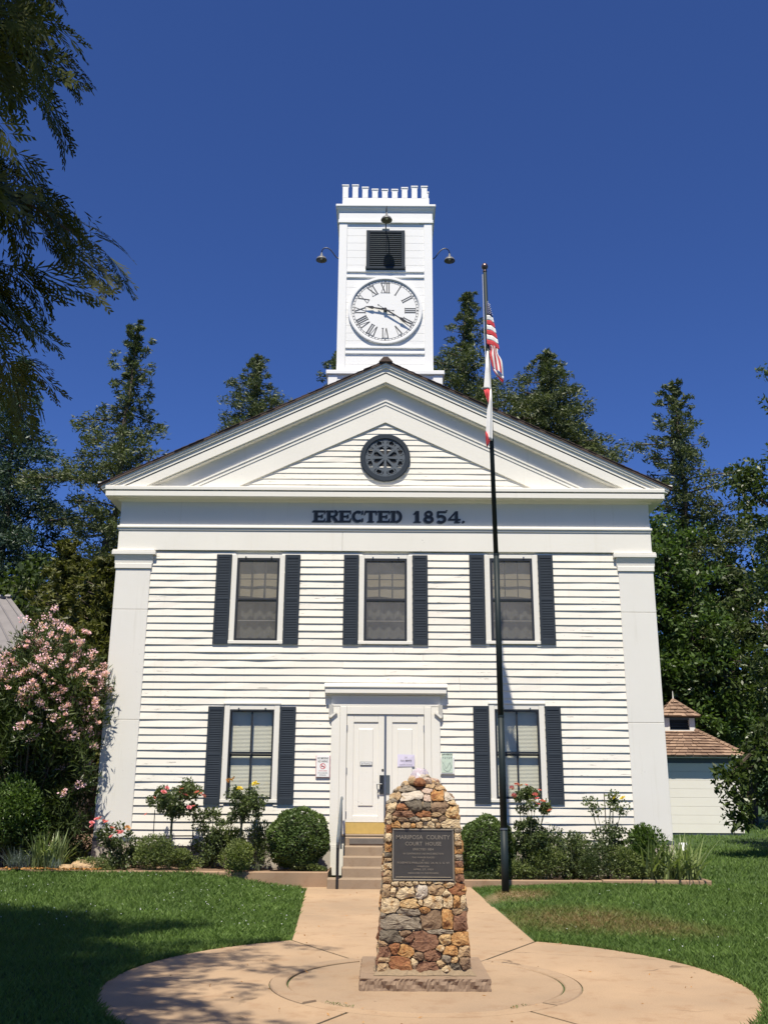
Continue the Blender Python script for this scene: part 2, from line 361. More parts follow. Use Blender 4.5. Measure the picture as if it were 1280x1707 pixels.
class MB:
    def __init__(s): s.v, s.f = [], []
    def add(s, v, f):
        n = len(s.v); s.v += [tuple(p) for p in v]; s.f += [tuple(i + n for i in q) for q in f]; return s
    def box(s, x0, x1, y0, y1, z0, z1):
        return s.add([(x0, y0, z0), (x1, y0, z0), (x1, y1, z0), (x0, y1, z0), (x0, y0, z1), (x1, y0, z1), (x1, y1, z1), (x0, y1, z1)],
                     [(0, 3, 2, 1), (4, 5, 6, 7), (0, 1, 5, 4), (1, 2, 6, 5), (2, 3, 7, 6), (3, 0, 4, 7)])
    def bevbox(s, x0, x1, y0, y1, z0, z1, b):
        """box with chamfered front (-Y) edges"""
        return s.add([(x0 + b, y0, z0 + b), (x1 - b, y0, z0 + b), (x1 - b, y0, z1 - b), (x0 + b, y0, z1 - b),
                      (x0, y0 + b, z0), (x1, y0 + b, z0), (x1, y0 + b, z1), (x0, y0 + b, z1),
                      (x0, y1, z0), (x1, y1, z0), (x1, y1, z1), (x0, y1, z1)],
                     [(0, 1, 2, 3), (0, 4, 5, 1), (1, 5, 6, 2), (2, 6, 7, 3), (3, 7, 4, 0), (4, 8, 9, 5), (5, 9, 10, 6), (6, 10, 11, 7), (7, 11, 8, 4), (8, 11, 10, 9)])
    def prism_y(s, poly, y0, y1):
        """poly of (x,z) counter-clockwise seen from -Y, extruded y0..y1"""
        n = len(poly)
        return s.add([(x, y0, z) for x, z in poly] + [(x, y1, z) for x, z in poly],
                     [tuple(range(n)), tuple(range(2 * n - 1, n - 1, -1))] + [(i, i + n, (i + 1) % n + n, (i + 1) % n) for i in range(n)])
    def prism_x(s, poly, x0, x1):
        """poly of (y,z), extruded along X"""
        n = len(poly)
        return s.add([(x0, y, z) for y, z in poly] + [(x1, y, z) for y, z in poly],
                     [tuple(range(n - 1, -1, -1)), tuple(range(n, 2 * n))] + [(i, (i + 1) % n, (i + 1) % n + n, i + n) for i in range(n)])
    def chevron(s, xc, xe, zap, slope, t0, t1, y0, y1, zcut=None):
        """gable band both sides of the ridge: top line zap-slope*|x-xc| minus t0, bottom minus t1"""
        def zt(d): return zap - slope * d
        def xend(t):
            return xe if zcut is None else min(xe, (zap - t - zcut) / slope)
        a, b_ = xend(t0), xend(t1)
        pts = [(-a, zt(a) - t0), (0, zap - t0), (a, zt(a) - t0), (b_, zt(b_) - t1), (0, zap - t1), (-b_, zt(b_) - t1)]
        v = [(xc + x, y0, z) for x, z in pts] + [(xc + x, y1, z) for x, z in pts]
        f = [(0, 5, 4, 1), (1, 4, 3, 2), (7, 10, 11, 6), (8, 9, 10, 7), (0, 1, 7, 6), (1, 2, 8, 7), (5, 11, 10, 4), (4, 10, 9, 3), (0, 6, 11, 5), (2, 3, 9, 8)]
        return s.add(v, f)
    def tube(s, path, r, n=8, caps=True):
        path = [Vector(p) for p in path]; rs = r if isinstance(r, (list, tuple)) else [r] * len(path)
        base = len(s.v); up = None
        for i, p in enumerate(path):
            d = (path[min(i + 1, len(path) - 1)] - path[max(i - 1, 0)]).normalized()
            if up is None:
                up = Vector((0, 0, 1)) if abs(d.z) < .9 else Vector((1, 0, 0))
            a = d.cross(up).normalized(); b_ = a.cross(d).normalized(); up = b_
            for k in range(n):
                t = 2 * PI * k / n
                s.v.append(tuple(p + (a * math.cos(t) + b_ * math.sin(t)) * rs[i]))
        for i in range(len(path) - 1):
            for k in range(n):
                k2 = (k + 1) % n
                s.f.append((base + i * n + k, base + i * n + k2, base + (i + 1) * n + k2, base + (i + 1) * n + k))
        if caps:
            s.f.append(tuple(base + k for k in range(n - 1, -1, -1))); e = base + (len(path) - 1) * n
            s.f.append(tuple(e + k for k in range(n)))
        return s
    def lathe(s, prof, c, n=16):
        """prof of (r,z) about a vertical axis at c"""
        base = len(s.v)
        for r, z in prof:
            for k in range(n):
                t = 2 * PI * k / n; s.v.append((c[0] + r * math.cos(t), c[1] + r * math.sin(t), c[2] + z))
        for i in range(len(prof) - 1):
            for k in range(n):
                k2 = (k + 1) % n
                s.f.append((base + i * n + k, base + i * n + k2, base + (i + 1) * n + k2, base + (i + 1) * n + k))
        return s
    def ring_y(s, cx, cz, prof, n=48):
        """prof of (radius, y) turned about an axis along Y"""
        base = len(s.v)
        for r, y in prof:
            for k in range(n):
                t = 2 * PI * k / n; s.v.append((cx + r * math.sin(t), y, cz + r * math.cos(t)))
        for i in range(len(prof) - 1):
            for k in range(n):
                k2 = (k + 1) % n
                s.f.append((base + i * n + k, base + (i + 1) * n + k, base + (i + 1) * n + k2, base + i * n + k2))
        return s
    def stroke(s, p0, p1, w, y, d=.006, w1=None):
        """flat bar on a facade plane from (x,z) to (x,z), front at y-d"""
        a = Vector(p0); b_ = Vector(p1); t = (b_ - a).normalized(); nrm = Vector((-t.y, t.x))
        w1 = w if w1 is None else w1
        q = [a - nrm * w / 2, b_ - nrm * w1 / 2, b_ + nrm * w1 / 2, a + nrm * w / 2]
        return s.prism_y([(p.x, p.y) for p in q], y - d, y + .002)
    def build(s, name, mat, parent=None, smooth=False):
        return link_mesh(name, s.v, s.f, mat, parent, smooth)

def ss(t): t = np.clip(t, 0, 1); return t * t * (3 - 2 * t)

def text_on_wall(name, body, mat, parent, cx, cz, y, width, height=None, depth=.002, bold=0.0):
    cu = bpy.data.curves.new(name, 'FONT'); cu.body = body; cu.align_x = 'CENTER'; cu.align_y = 'CENTER'; cu.offset = bold
    cu.resolution_u = 2
    tmp = bpy.data.objects.new(name + '_tmp', cu); C.objects.link(tmp)
    bpy.context.view_layer.update()
    me = bpy.data.meshes.new_from_object(tmp.evaluated_get(bpy.context.evaluated_depsgraph_get()))
    V = np.array([v.co[:] for v in me.vertices]); F = [tuple(p.vertices) for p in me.polygons]
    bpy.data.objects.remove(tmp); bpy.data.meshes.remove(me)
    lo, hi = V.min(0), V.max(0); sc = width / (hi[0] - lo[0]); sz = sc if height is None else height / (hi[1] - lo[1])
    W_ = np.stack([cx + (V[:, 0] - (lo[0] + hi[0]) / 2) * sc, np.full(len(V), y - depth), cz + (V[:, 1] - (lo[1] + hi[1]) / 2) * sz], 1)
    return link_mesh(name, W_, F, mat, parent)

def rotm(axis, ang): return Matrix.Rotation(ang, 3, axis)

# ------------------------------------------------------------------ terrain
CX, CY = .40, 9.62          # centre of the round paving
CR = 2.89
def terr(x, y):
    x = np.asarray(x, float); y = np.asarray(y, float)
    left = .225 * ss((-x - 1.35) / 2.2) * ss((y - 11.8) / 6.4)
    right = .06 * ss((x - 1.9) / 2.) * ss((y - 13) / 5.) + .36 * ss((x - 2.0) / 3.) * ss((y - 18.6) / 12.)
    back = .30 * ss((-x - 2) / 2.) * ss((y - 18.6) / 8.)
    mound = .118 * np.exp(-((y - 16.6) / 1.25) ** 2) * ss((x - 1.72) / .26) * ss((6.5 - x) / 3.)
    far = np.maximum(0, y - 44) * .085 * ss((np.abs(x) - 0) / 6.)
    return left + right + back + far + mound

gx = np.unique(np.concatenate([np.linspace(-16, 20, 91), np.linspace(-250, -16, 18), np.linspace(20, 250, 18)]))
gy = np.unique(np.concatenate([np.linspace(-4, 46, 101), np.linspace(-60, -4, 8), np.linspace(46, 260, 26)]))
GX, GY = np.meshgrid(gx, gy)
GZ = terr(GX, GY) - .012
nx, ny = len(gx), len(gy)
gv = np.stack([GX, GY, GZ], -1).reshape(-1, 3)
gf = [(j * nx + i, j * nx + i + 1, (j + 1) * nx + i + 1, (j + 1) * nx + i) for j in range(ny - 1) for i in range(nx - 1)]
tag(link_mesh('lawn_ground', gv, gf, M['ground'], smooth=True), kind='structure', label='mown green lawn in front of the white courthouse')

def in_paving(x, y):
    circ = (x - CX) ** 2 + (y - CY) ** 2 < (CR - .02) ** 2
    xl = np.interp(y, [11.5, 12.1, 18.0, 18.6], [-1.03, -1.05, -1.32, -1.55]); xr = np.interp(y, [11.5, 12.4, 18.5], [1.80, 1.80, 1.62])
    path = (y > 11) & (y < 18.6) & (x > xl) & (x < xr)
    near = (y < 8) & (np.abs(x - .4) < 1.5)
    return circ | path | near

# ------------------------------------------------------------------ paving
pav = bpy.data.objects.new('paving', None); C.objects.link(pav); tag(pav, kind='structure', label='round tan concrete paving and straight walk to the courthouse steps')
def slab(poly, z, mat, name='slab', th=.06):
    mb = MB(); n = len(poly); b = .008
    c = np.mean(np.array(poly), 0)
    ins = [tuple(np.array(p) + (c - np.array(p)) / max(1e-6, np.linalg.norm(c - np.array(p))) * b) for p in poly]
    v = [(x, y, z) for x, y in ins] + [(x, y, z - b) for x, y in poly] + [(x, y, z - th) for x, y in poly]
    f = [tuple(range(n))] + [(i + n, (i + 1) % n + n, (i + 1) % n, i) for i in range(n)] + [(i + 2 * n, (i + 1) % n + 2 * n, (i + 1) % n + n, i + n) for i in range(n)]
    return link_mesh(name, v, f, mat, pav)
def arc(r, a0, a1, n=18): return [(CX + r * math.cos(math.radians(a0 + (a1 - a0) * i / n)), CY + r * math.sin(math.radians(a0 + (a1 - a0) * i / n))) for i in range(n + 1)]
R_IN, R_OUT = 1.25, 1.41
JA = [-56, 61, 120, 242, 304]           # joints between the outer segments, degrees
for a0, a1 in zip(JA[:-1], JA[1:]):
    g = .28
    outer = arc(CR, a0 + g, a1 - g, 22); inner = arc(R_OUT + .008, a1 - 2 * g, a0 + 2 * g, 22)
    # split into quads so the ring stays a clean sheet
    mb = MB(); o_, i_ = np.array(outer), np.array(inner)[::-1]
    n = len(o_)
    v = [(x, y, .0) for x, y in o_] + [(x, y, .0) for x, y in i_] + [(x, y, -.06) for x, y in o_] + [(x, y, -.06) for x, y in i_]
    f = []
    for k in range(n - 1):
        f += [(k, k + 1, n + k + 1, n + k), (2 * n + k, 2 * n + k + 1, k + 1, k), (n + k, n + k + 1, 3 * n + k + 1, 3 * n + k)]
    f += [(0, n, 3 * n, 2 * n), (n - 1, 3 * n - 1, 4 * n - 1, 2 * n - 1)]
    link_mesh('slab', v, f, M['paving'], pav)
def band(a0, a1, z):
    o_, i_ = np.array(arc(R_OUT, a0, a1, 40)), np.array(arc(R_IN + .008, a0, a1, 40)); n = len(o_); b = .01
    def sc(p, d): q = p - np.array([CX, CY]); return np.array([CX, CY]) + q * (1 + d / np.linalg.norm(q, axis=1, keepdims=True))
    o2, i2 = sc(o_, -b), sc(i_, b)
    v = [(x, y, z) for x, y in o2] + [(x, y, z) for x, y in i2] + [(x, y, z - b) for x, y in o_] + [(x, y, z - b) for x, y in i_] + [(x, y, -.06) for x, y in o_] + [(x, y, -.06) for x, y in i_]
    f = []
    for k in range(n - 1):
        f += [(k, k + 1, n + k + 1, n + k), (2 * n + k, 2 * n + k + 1, k + 1, k), (4 * n + k, 4 * n + k + 1, 2 * n + k + 1, 2 * n + k),
              (n + k, n + k + 1, 3 * n + k + 1, 3 * n + k), (3 * n + k, 3 * n + k + 1, 5 * n + k + 1, 5 * n + k)]
    f += [(0, 2 * n, 3 * n, n), (2 * n, 4 * n, 5 * n, 3 * n), (n - 1, 2 * n - 1, 4 * n - 1, 3 * n - 1), (3 * n - 1, 4 * n - 1, 6 * n - 1, 5 * n - 1)]
    return link_mesh('paving_band', v, f, M['paving_inner'], pav)
band(-42, 60.6, .004); band(61.2, 119.6, .003); band(120.2, 222, .014)
fr_o, fr_i = arc(R_OUT, 222.5, 317.5, 24), arc(R_IN + .006, 222.5, 317.5, 24)
nfr = len(fr_o)
link_mesh('paving_band', [(x, y, -.001) for x, y in fr_o] + [(x, y, -.001) for x, y in fr_i], [(k, k + 1, nfr + k + 1, nfr + k) for k in range(nfr - 1)], M['paving'], pav)
slab(arc(R_IN - .004, 0, 359.99, 60)[:-1], -.002, M['paving_inner'], 'paving_disc')
ya, yb = 12.15, 12.36
top_arc = [(CX + (CR + .006) * math.cos(t), CY + (CR + .006) * math.sin(t)) for t in np.radians(np.linspace(119.6, 61.4, 14))]
slab([(-1.15, 14.52), (-1.04, 12.13)] + top_arc + [(1.79, 12.16), (1.735, 14.1)], .0, M['paving'])
slab([(-1.56, 18.62), (-1.33, 18.0), (-1.155, 14.54), (1.733, 14.12), (1.615, 18.62)][::1], .002, M['paving'])
slab([(-1.1, -3), (1.9, -3), (1.9, 6.8), (CX + CR * math.cos(math.radians(-70)), CY + CR * math.sin(math.radians(-70)) + .03), (CX, CY - CR - .012), (CX - CR * math.cos(math.radians(-70)), CY + CR * math.sin(math.radians(-70)) + .03), (-1.1, 6.8)], -.003, M['paving'])

# ------------------------------------------------------------------ courthouse
WY = 19.8                    # plane of the clapboards
HX = 5.66; XC = .02
house = thing('courthouse', (XC, WY, .1), 'white clapboard two-storey courthouse with gable front and square clock tower', 'courthouse')
house_x = lambda x: x + XC
FX0, FX1 = -4.93, 4.93

win_u = [(-2.64, 4.55, 6.46), (.043, 4.555, 6.465), (2.685, 4.575, 6.485)]
win_l = [(-2.64, 1.41, 3.335), (2.71, 1.445, 3.37)]
CASW = .56
openings = []
for x, z0, z1 in win_u + win_l: openings.append((x - CASW + .07, x + CASW - .07, z0 + .07, z1 - .06))
DX0, DX1 = -.72, .835
openings.append((DX0 - .12, DX1 + .12, .3, 3.2))

# body behind the boards
mb = MB()
xs = sorted({-5.62, 5.66} | {o[0] for o in openings} | {o[1] for o in openings}); zs = sorted({.0, 7.9} | {o[2] for o in openings} | {o[3] for o in openings})
for i in range(len(xs) - 1):
    for j in range(len(zs) - 1):
        cxm, czm = (xs[i] + xs[i + 1]) / 2, (zs[j] + zs[j + 1]) / 2
        if any(o[0] < cxm < o[1] and o[2] < czm < o[3] for o in openings): continue
        mb.add([(xs[i], WY + .03, zs[j]), (xs[i + 1], WY + .03, zs[j]), (xs[i + 1], WY + .03, zs[j + 1]), (xs[i], WY + .03, zs[j + 1])], [(0, 1, 2, 3)])
mb.build('sheathing', M['trim'], house)
mb = MB()
mb.add([(-5.62, WY + .031, .0), (-5.62, 36.5, .0), (-5.62, 36.5, 7.9), (-5.62, WY + .031, 7.9)], [(0, 3, 2, 1)])
mb.add([(5.66, WY + .031, .0), (5.66, 36.5, .0), (5.66, 36.5, 7.9), (5.66, WY + .031, 7.9)], [(0, 1, 2, 3)])
mb.add([(-5.62, 36.5, 0), (5.66, 36.5, 0), (5.66, 36.5, 7.9), (.02, 36.5, 10.6), (-5.62, 36.5, 7.9)], [(4, 3, 2, 1, 0)])
mb.add([(-5.6, 21.4, .1), (5.64, 21.4, .1), (5.64, 21.4, 7.8), (-5.6, 21.4, 7.8)], [(0, 1, 2, 3)])
mb.build('side_wall', M['board'], house)
MB().box(-5.64, 5.68, WY + .002, WY + .028, -.3, .72).build('foundation', M['foundation'], house)

def board(x0, x1, z0, h, y=WY, th=.030, seed=0, xl=None, xr=None):
    """one clapboard: thick at its lower edge, thin under the next; xl/xr = top ends for gable cuts"""
    r = np.random.RandomState(seed); n = max(1, int((x1 - x0) / .45))
    xlt = x0 if xl is None else xl; xrt = x1 if xr is None else xr
    v = []; wob = r.normal(0, .0022, n + 1).cumsum() * .5; wob -= wob.mean(); wy = r.normal(0, .003, n + 1)
    for i in range(n + 1):
        t = i / n; xb = x0 + (x1 - x0) * t; xt = xlt + (xrt - xlt) * t
        v += [(xb, y - th + wy[i], z0 + wob[i]), (xb, y + .01, z0 + wob[i]), (xt, y + .01, z0 + h + .004), (xt, y - .008, z0 + h + .004)]
    f = [(3, 2, 1, 0)]
    for i in range(n):
        a = i * 4; b = a + 4
        f += [(a, b, b + 3, a + 3), (a + 1, b + 1, b, a), (a + 2, b + 2, b + 1, a + 1), (a + 3, b + 3, b + 2, a + 2)]
    e = n * 4; f.append((e, e + 1, e + 2, e + 3))
    return link_mesh('clapboard', v, f, M['board'], house)

EXPO = .1512
z = 6.515; k = 0
rowrng = np.random.RandomState(3)
while z - EXPO > .60:
    z0 = z - EXPO; k += 1
    free = [(FX0 - .02, FX1 + .02)]
    for o in openings:
        if o[2] < z - .02 and o[3] > z0 + .02:
            nf = []
            for a, b in free:
                if o[1] <= a or o[0] >= b: nf.append((a, b)); continue
                if o[0] > a: nf.append((a, o[0]))
                if o[1] < b: nf.append((o[1], b))
            free = nf
    for q, (a, b) in enumerate(free):
        if b - a > 6:
            cut = a + (b - a) * rowrng.uniform(.3, .7)
            board(a, cut - .0015, z0, EXPO, seed=k * 31 + q); board(cut + .0015, b, z0, EXPO, seed=k * 31 + q + 9)
        else: board(a, b, z0, EXPO, seed=k * 31 + q)
    z = z0

# tympanum boards
TZ, TS = 9.47, .476
z = 7.90; k = 0
while z < TZ - .03:
    h = min(.131, TZ - z - .002)
    xa = (TZ - z) / TS; xb = (TZ - z - h) / TS
    board(XC - xa - .05, XC + xa + .05, z, h, WY - .005, .024, seed=900 + k, xl=XC - xb - .05, xr=XC + xb + .05)
    z += .131; k += 1

# corner pilasters
for sx in (-1, 1):
    p = part('pilaster', house)
    xo, xi = XC + sx * HX, XC + sx * 4.925
    a, b = min(xo, xi), max(xo, xi)
    for z0, z1 in ((.76, 3.02), (3.026, 5.27), (5.276, 6.14)):
        MB().bevbox(a, b, WY - .04, WY + .028, z0, z1, .006).build('pilaster_board', M['plain'], p)
    MB().bevbox(a - .02, b + .02, WY - .065, WY + .028, 6.143, 6.25, .006).build('necking', M['trim'], p)
    MB().prism_x([(WY + .028, 6.252), (WY - .045, 6.252), (WY - .055, 6.33), (WY - .095, 6.43), (WY + .028, 6.43)], a - .035, b + .035).build('cap_cove', M['trim'], p)
    MB().bevbox(a - .095, b + .075 + (0.02 if sx < 0 else 0), WY - .115, WY + .028, 6.432, 6.515, .01).build('abacus', M['trim'], p)
    MB().bevbox(a - .085, b + .065, WY - .105, WY + .028, 6.517, 6.545, .008).build('abacus', M['trim'], p)
    MB().box(a - .012, b + .012, WY - .055, WY + .028, .70, .757).build('base_board', M['slate_pale'], p)
    MB().box(a - .005, b + .005, WY - .05, WY + .027, -.3, .698).build('plinth', M['foundation'], p)

# entablature
MB().bevbox(XC - HX, XC - .9, WY - .045, WY + .028, 6.548, 6.975, .005).build('architrave', M['trim'], house)
MB().bevbox(XC - .897, XC + HX, WY - .045, WY + .028, 6.548, 6.975, .005).build('architrave', M['trim'], house)
MB().bevbox(XC - HX - .01, XC + HX + .01, WY - .062, WY + .028, 6.977, 7.025, .006).build('taenia', M['trim'], house)
MB().bevbox(XC - HX - .03, XC + HX + .03, WY - .085, WY + .028, 7.027, 7.075, .008).build('taenia', M['trim'], house)
MB().box(XC - HX, XC + HX, WY - .02, WY + .028, 7.077, 7.66).build('frieze', M['plain'], house)
MB().prism_x([(WY + .028, 7.622), (WY - .03, 7.622), (WY - .09, 7.668), (WY + .028, 7.668)], XC - HX - .06, XC + HX + .06).build('bed_moulding', M['trim'], house)
MB().bevbox(XC - 5.945, XC + 5.945, WY - .29, WY + .02, 7.67, 7.785, .008).build('cornice_fascia', M['trim'], house)
MB().box(XC - 5.93, XC + 5.93, WY - .27, WY + .02, 7.787, 7.802).build('cornice_shade_strip', M['slate_pale'], house)  # grey strip puts the shade between the cornice bands into colour
MB().bevbox(XC - 5.96, XC + 5.96, WY - .305, WY - .0, 7.804, 7.893, .012).build('cornice_crown', M['trim'], house)
MB().box(XC - HX, XC + HX, WY + .002, WY + .03, 7.662, 8.0).build('tympanum_base', M['trim'], house)
# side cornice returns
for sx in (-1, 1):
    x0, x1 = sorted((XC + sx * 5.66, XC + sx * 5.97))
    MB().box(x0, x1, WY + .021, 36.6, 7.702, 7.90).build('eave_soffit', M['trim'], house)
    g = MB(); gc = XC + sx * 6.07
    n = 10; pr = [(gc + .07 * math.cos(PI + PI * i / n), 7.99 + .075 * math.sin(PI + PI * i / n)) for i in range(n + 1)]
    g.prism_y(pr, WY - .26, 36.6); g.build('gutter', M['trim'], house)
    MB().box(x0, x1 + 0.01 if sx > 0 else x1, WY + .021, 36.6, 6.55, 7.0).build('side_frieze', M['trim'], house) if False else None

# raking cornice and roof
AP, SL = 10.845, .478
MB().chevron(XC, 6.12, AP, SL, 0, .05, WY - .30, 36.7).build('roof', M['roofing'], house)
MB().chevron(XC, 6.06, AP - .051, SL, 0, .055, WY - .275, WY + .0).build('raking_crown', M['trim'], house)
MB().chevron(XC, 6.03, AP - .107, SL, 0, .05, WY - .255, WY + .0).build('raking_crown', M['trim'], house)
MB().chevron(XC, 6.00, AP - .158, SL, 0, .095, WY - .225, WY + .0, 7.90).build('raking_moulding', M['trim'], house)
MB().chevron(XC, 5.9, AP - .254, SL, 0, .022, WY - .20, WY + .0, 7.90).build('raking_shadow_strip', M['slate_pale'], house)  # grey strip paints the crown's shadow line above the fascia
MB().chevron(XC, 5.9, AP - .277, SL, 0, .20, WY - .21, WY + .0, 7.90).build('raking_fascia', M['trim'], house)
MB().chevron(XC, 5.9, AP - .478, SL, 0, .03, WY - .17, WY + .0, 7.90).build('raking_soffit', M['trim'], house)
MB().chevron(XC, 5.9, AP - .508, SL, 0, .42, WY - .035, WY + .02, 7.90).build('raking_frieze', M['plain'], house)
MB().chevron(XC, 5.9, 9.99, .474, 0, .035, WY - .085, WY + .0, 7.90).build('gable_moulding', M['trim'], house)
MB().chevron(XC, 5.9, 9.953, .474, 0, .075, WY - .068, WY + .0, 7.90).build('gable_moulding', M['trim'], house)
MB().chevron(XC, 5.9, 9.876, .475, 0, .405, WY - .055, WY + .0, 7.90).build('gable_board', M['trim'], house)
cap = MB(); cap.prism_y([(XC - .16, AP - .07), (XC - .13, AP - .09), (XC, AP + .0), (XC + .13, AP - .09), (XC + .16, AP - .07), (XC + .05, AP + .09), (XC - .05, AP + .09)], WY - .33, 36.7)
MB().add(*(lambda v: (v, [(0, 1, 5, 4), (1, 2, 6, 5), (2, 3, 7, 6), (0, 4, 7, 3), (0, 3, 2, 1), (4, 5, 6, 7)]))(
    [(XC - .15, WY - .33, AP - .035), (XC + .15, WY - .33, AP - .035), (XC + .05, WY - .33, AP + .075), (XC - .05, WY - .33, AP + .075),
     (XC - .15, 36.7, AP - .035), (XC + .15, 36.7, AP - .035), (XC + .05, 36.7, AP + .075), (XC - .05, 36.7, AP + .075)])).build('ridge_cap', M['roofing'], house)
# shingle butts along the roof slope (front strip built one by one, joined)
shm = MB(); rr = np.random.RandomState(4)
for sx in (-1, 1):
    d = .02
    while d < 6.1:
        zz = AP - SL * d + .004; y = WY - .31
        for q in range(5):
            w = rr.uniform(.12, .2); hgt = rr.uniform(.012, .022); dl = .17
            x0, x1 = sorted((XC + sx * d, XC + sx * min(d + dl, 6.13)))
            za, zb = AP - SL * abs(x0 - XC), AP - SL * abs(x1 - XC)
            ya = y + rr.uniform(-.012, .006) if q == 0 else y
            shm.add([(x0, ya, za + .001), (x1, ya, zb + .001), (x1, y + w, zb + .001), (x0, y + w, za + .001),
                     (x0, ya, za + (hgt if sx < 0 else .004)), (x1, ya, zb + (hgt if sx > 0 else .004)), (x1, y + w, zb + (hgt if sx > 0 else .004)), (x0, y + w, za + (hgt if sx < 0 else .004))],
                    [(4, 5, 6, 7), (0, 1, 5, 4), (1, 2, 6, 5), (3, 0, 4, 7)])
            y += w + .004
        d += .15
tag(shm.build('roof_shingles', M['roofing'], house), kind='stuff')

# round vent in the gable
rv = part('round_vent', house); rz = 8.645; rx = XC; vy = WY - .02
MB().ring_y(rx, rz, [(.545, vy + .02), (.545, vy - .05), (.53, vy - .065), (.445, vy - .065), (.43, vy - .05), (.425, vy - .0)]).build('vent_frame', M['slate'], rv)
MB().ring_y(rx, rz, [(.0001, vy - .012), (.43, vy - .012)]).build('vent_back', M['dark'], rv)
tr = MB(); ty = vy - .034
def plate_hole(mb, cx, cz, outer, inner, y):
    """face strip between two equally long outlines"""
    n = len(outer); v = [(cx + p[0], y, cz + p[1]) for p in outer] + [(cx + p[0], y, cz + p[1]) for p in inner] + [(cx + p[0], y + .015, cz + p[1]) for p in inner]
    mb.add(v, [(i, (i + 1) % n, (i + 1) % n + n, i + n) for i in range(n)] + [(i + n, (i + 1) % n + n, (i + 1) % n + 2 * n, i + 2 * n) for i in range(n)])
for q in range(8):
    a0 = q * PI / 4 + PI / 8
    def pol(r, a): return (r * math.sin(a), r * math.cos(a))
    # wedge sector from r=.05 to .34 around a0, with a teardrop hole
    outer, inner = [], []
    hw = PI / 8
    for t in np.linspace(0, 2 * PI, 24, endpoint=False):
        dx, dz = math.sin(t), math.cos(t)
        hx = .052 * dx * (1.0 if dz > 0 else (1 + .75 * dz)); hz = .20 + (.062 * dz if dz > 0 else .125 * dz)
        inner.append((hx, hz))
        # outer wedge boundary along same direction from (0,.2)
        L_ = 10
        for nxv, nzv, dd in ((math.cos(hw), -math.sin(hw), 0.0), (-math.cos(hw), -math.sin(hw), 0.0), (0, 1, .305)):
            den = dx * nxv + dz * nzv
            if den > 1e-6:
                num = dd - (0 * nxv + .2 * nzv); L_ = min(L_, num / den)
        outer.append((dx * L_, .2 + dz * L_))
    ca, sa = math.cos(a0), math.sin(a0)
    rot = lambda P: [(p[0] * ca + p[1] * sa, -p[0] * sa + p[1] * ca) for p in P]
    plate_hole(tr, rx, rz, rot(outer), rot(inner), ty)
tr.ring_y(rx, rz, [(.0001, ty - .008), (.06, ty - .008), (.065, ty)], 20)
for q in range(8):
    a = q * PI / 4
    tr.stroke((rx + .05 * math.sin(a), rz + .05 * math.cos(a)), (rx + .43 * math.sin(a), rz + .43 * math.cos(a)), .036, ty - .003, .004, .085)
# trefoil lattice near the rim
for q in range(16):
    a = (q + .5) * PI / 8
    c = (rx + .375 * math.sin(a), rz + .375 * math.cos(a))
    for e in range(3):
        b_ = a + e * 2 * PI / 3 + PI / 3
        tr.stroke(c, (c[0] + .062 * math.sin(b_), c[1] + .062 * math.cos(b_)), .02, ty - .0012 * e, .004, .034)
for q in range(8):
    a = (q + .5) * PI / 4
    tr.stroke((rx + .30 * math.sin(a - .3), rz + .30 * math.cos(a - .3)), (rx + .30 * math.sin(a + .3), rz + .30 * math.cos(a + .3)), .045, ty - .004, .004)
tr.ring_y(rx, rz, [(.405, ty + .01), (.408, ty - .004), (.43, ty - .004)], 40)
tr.build('tracery', M['slate_pale'], rv)

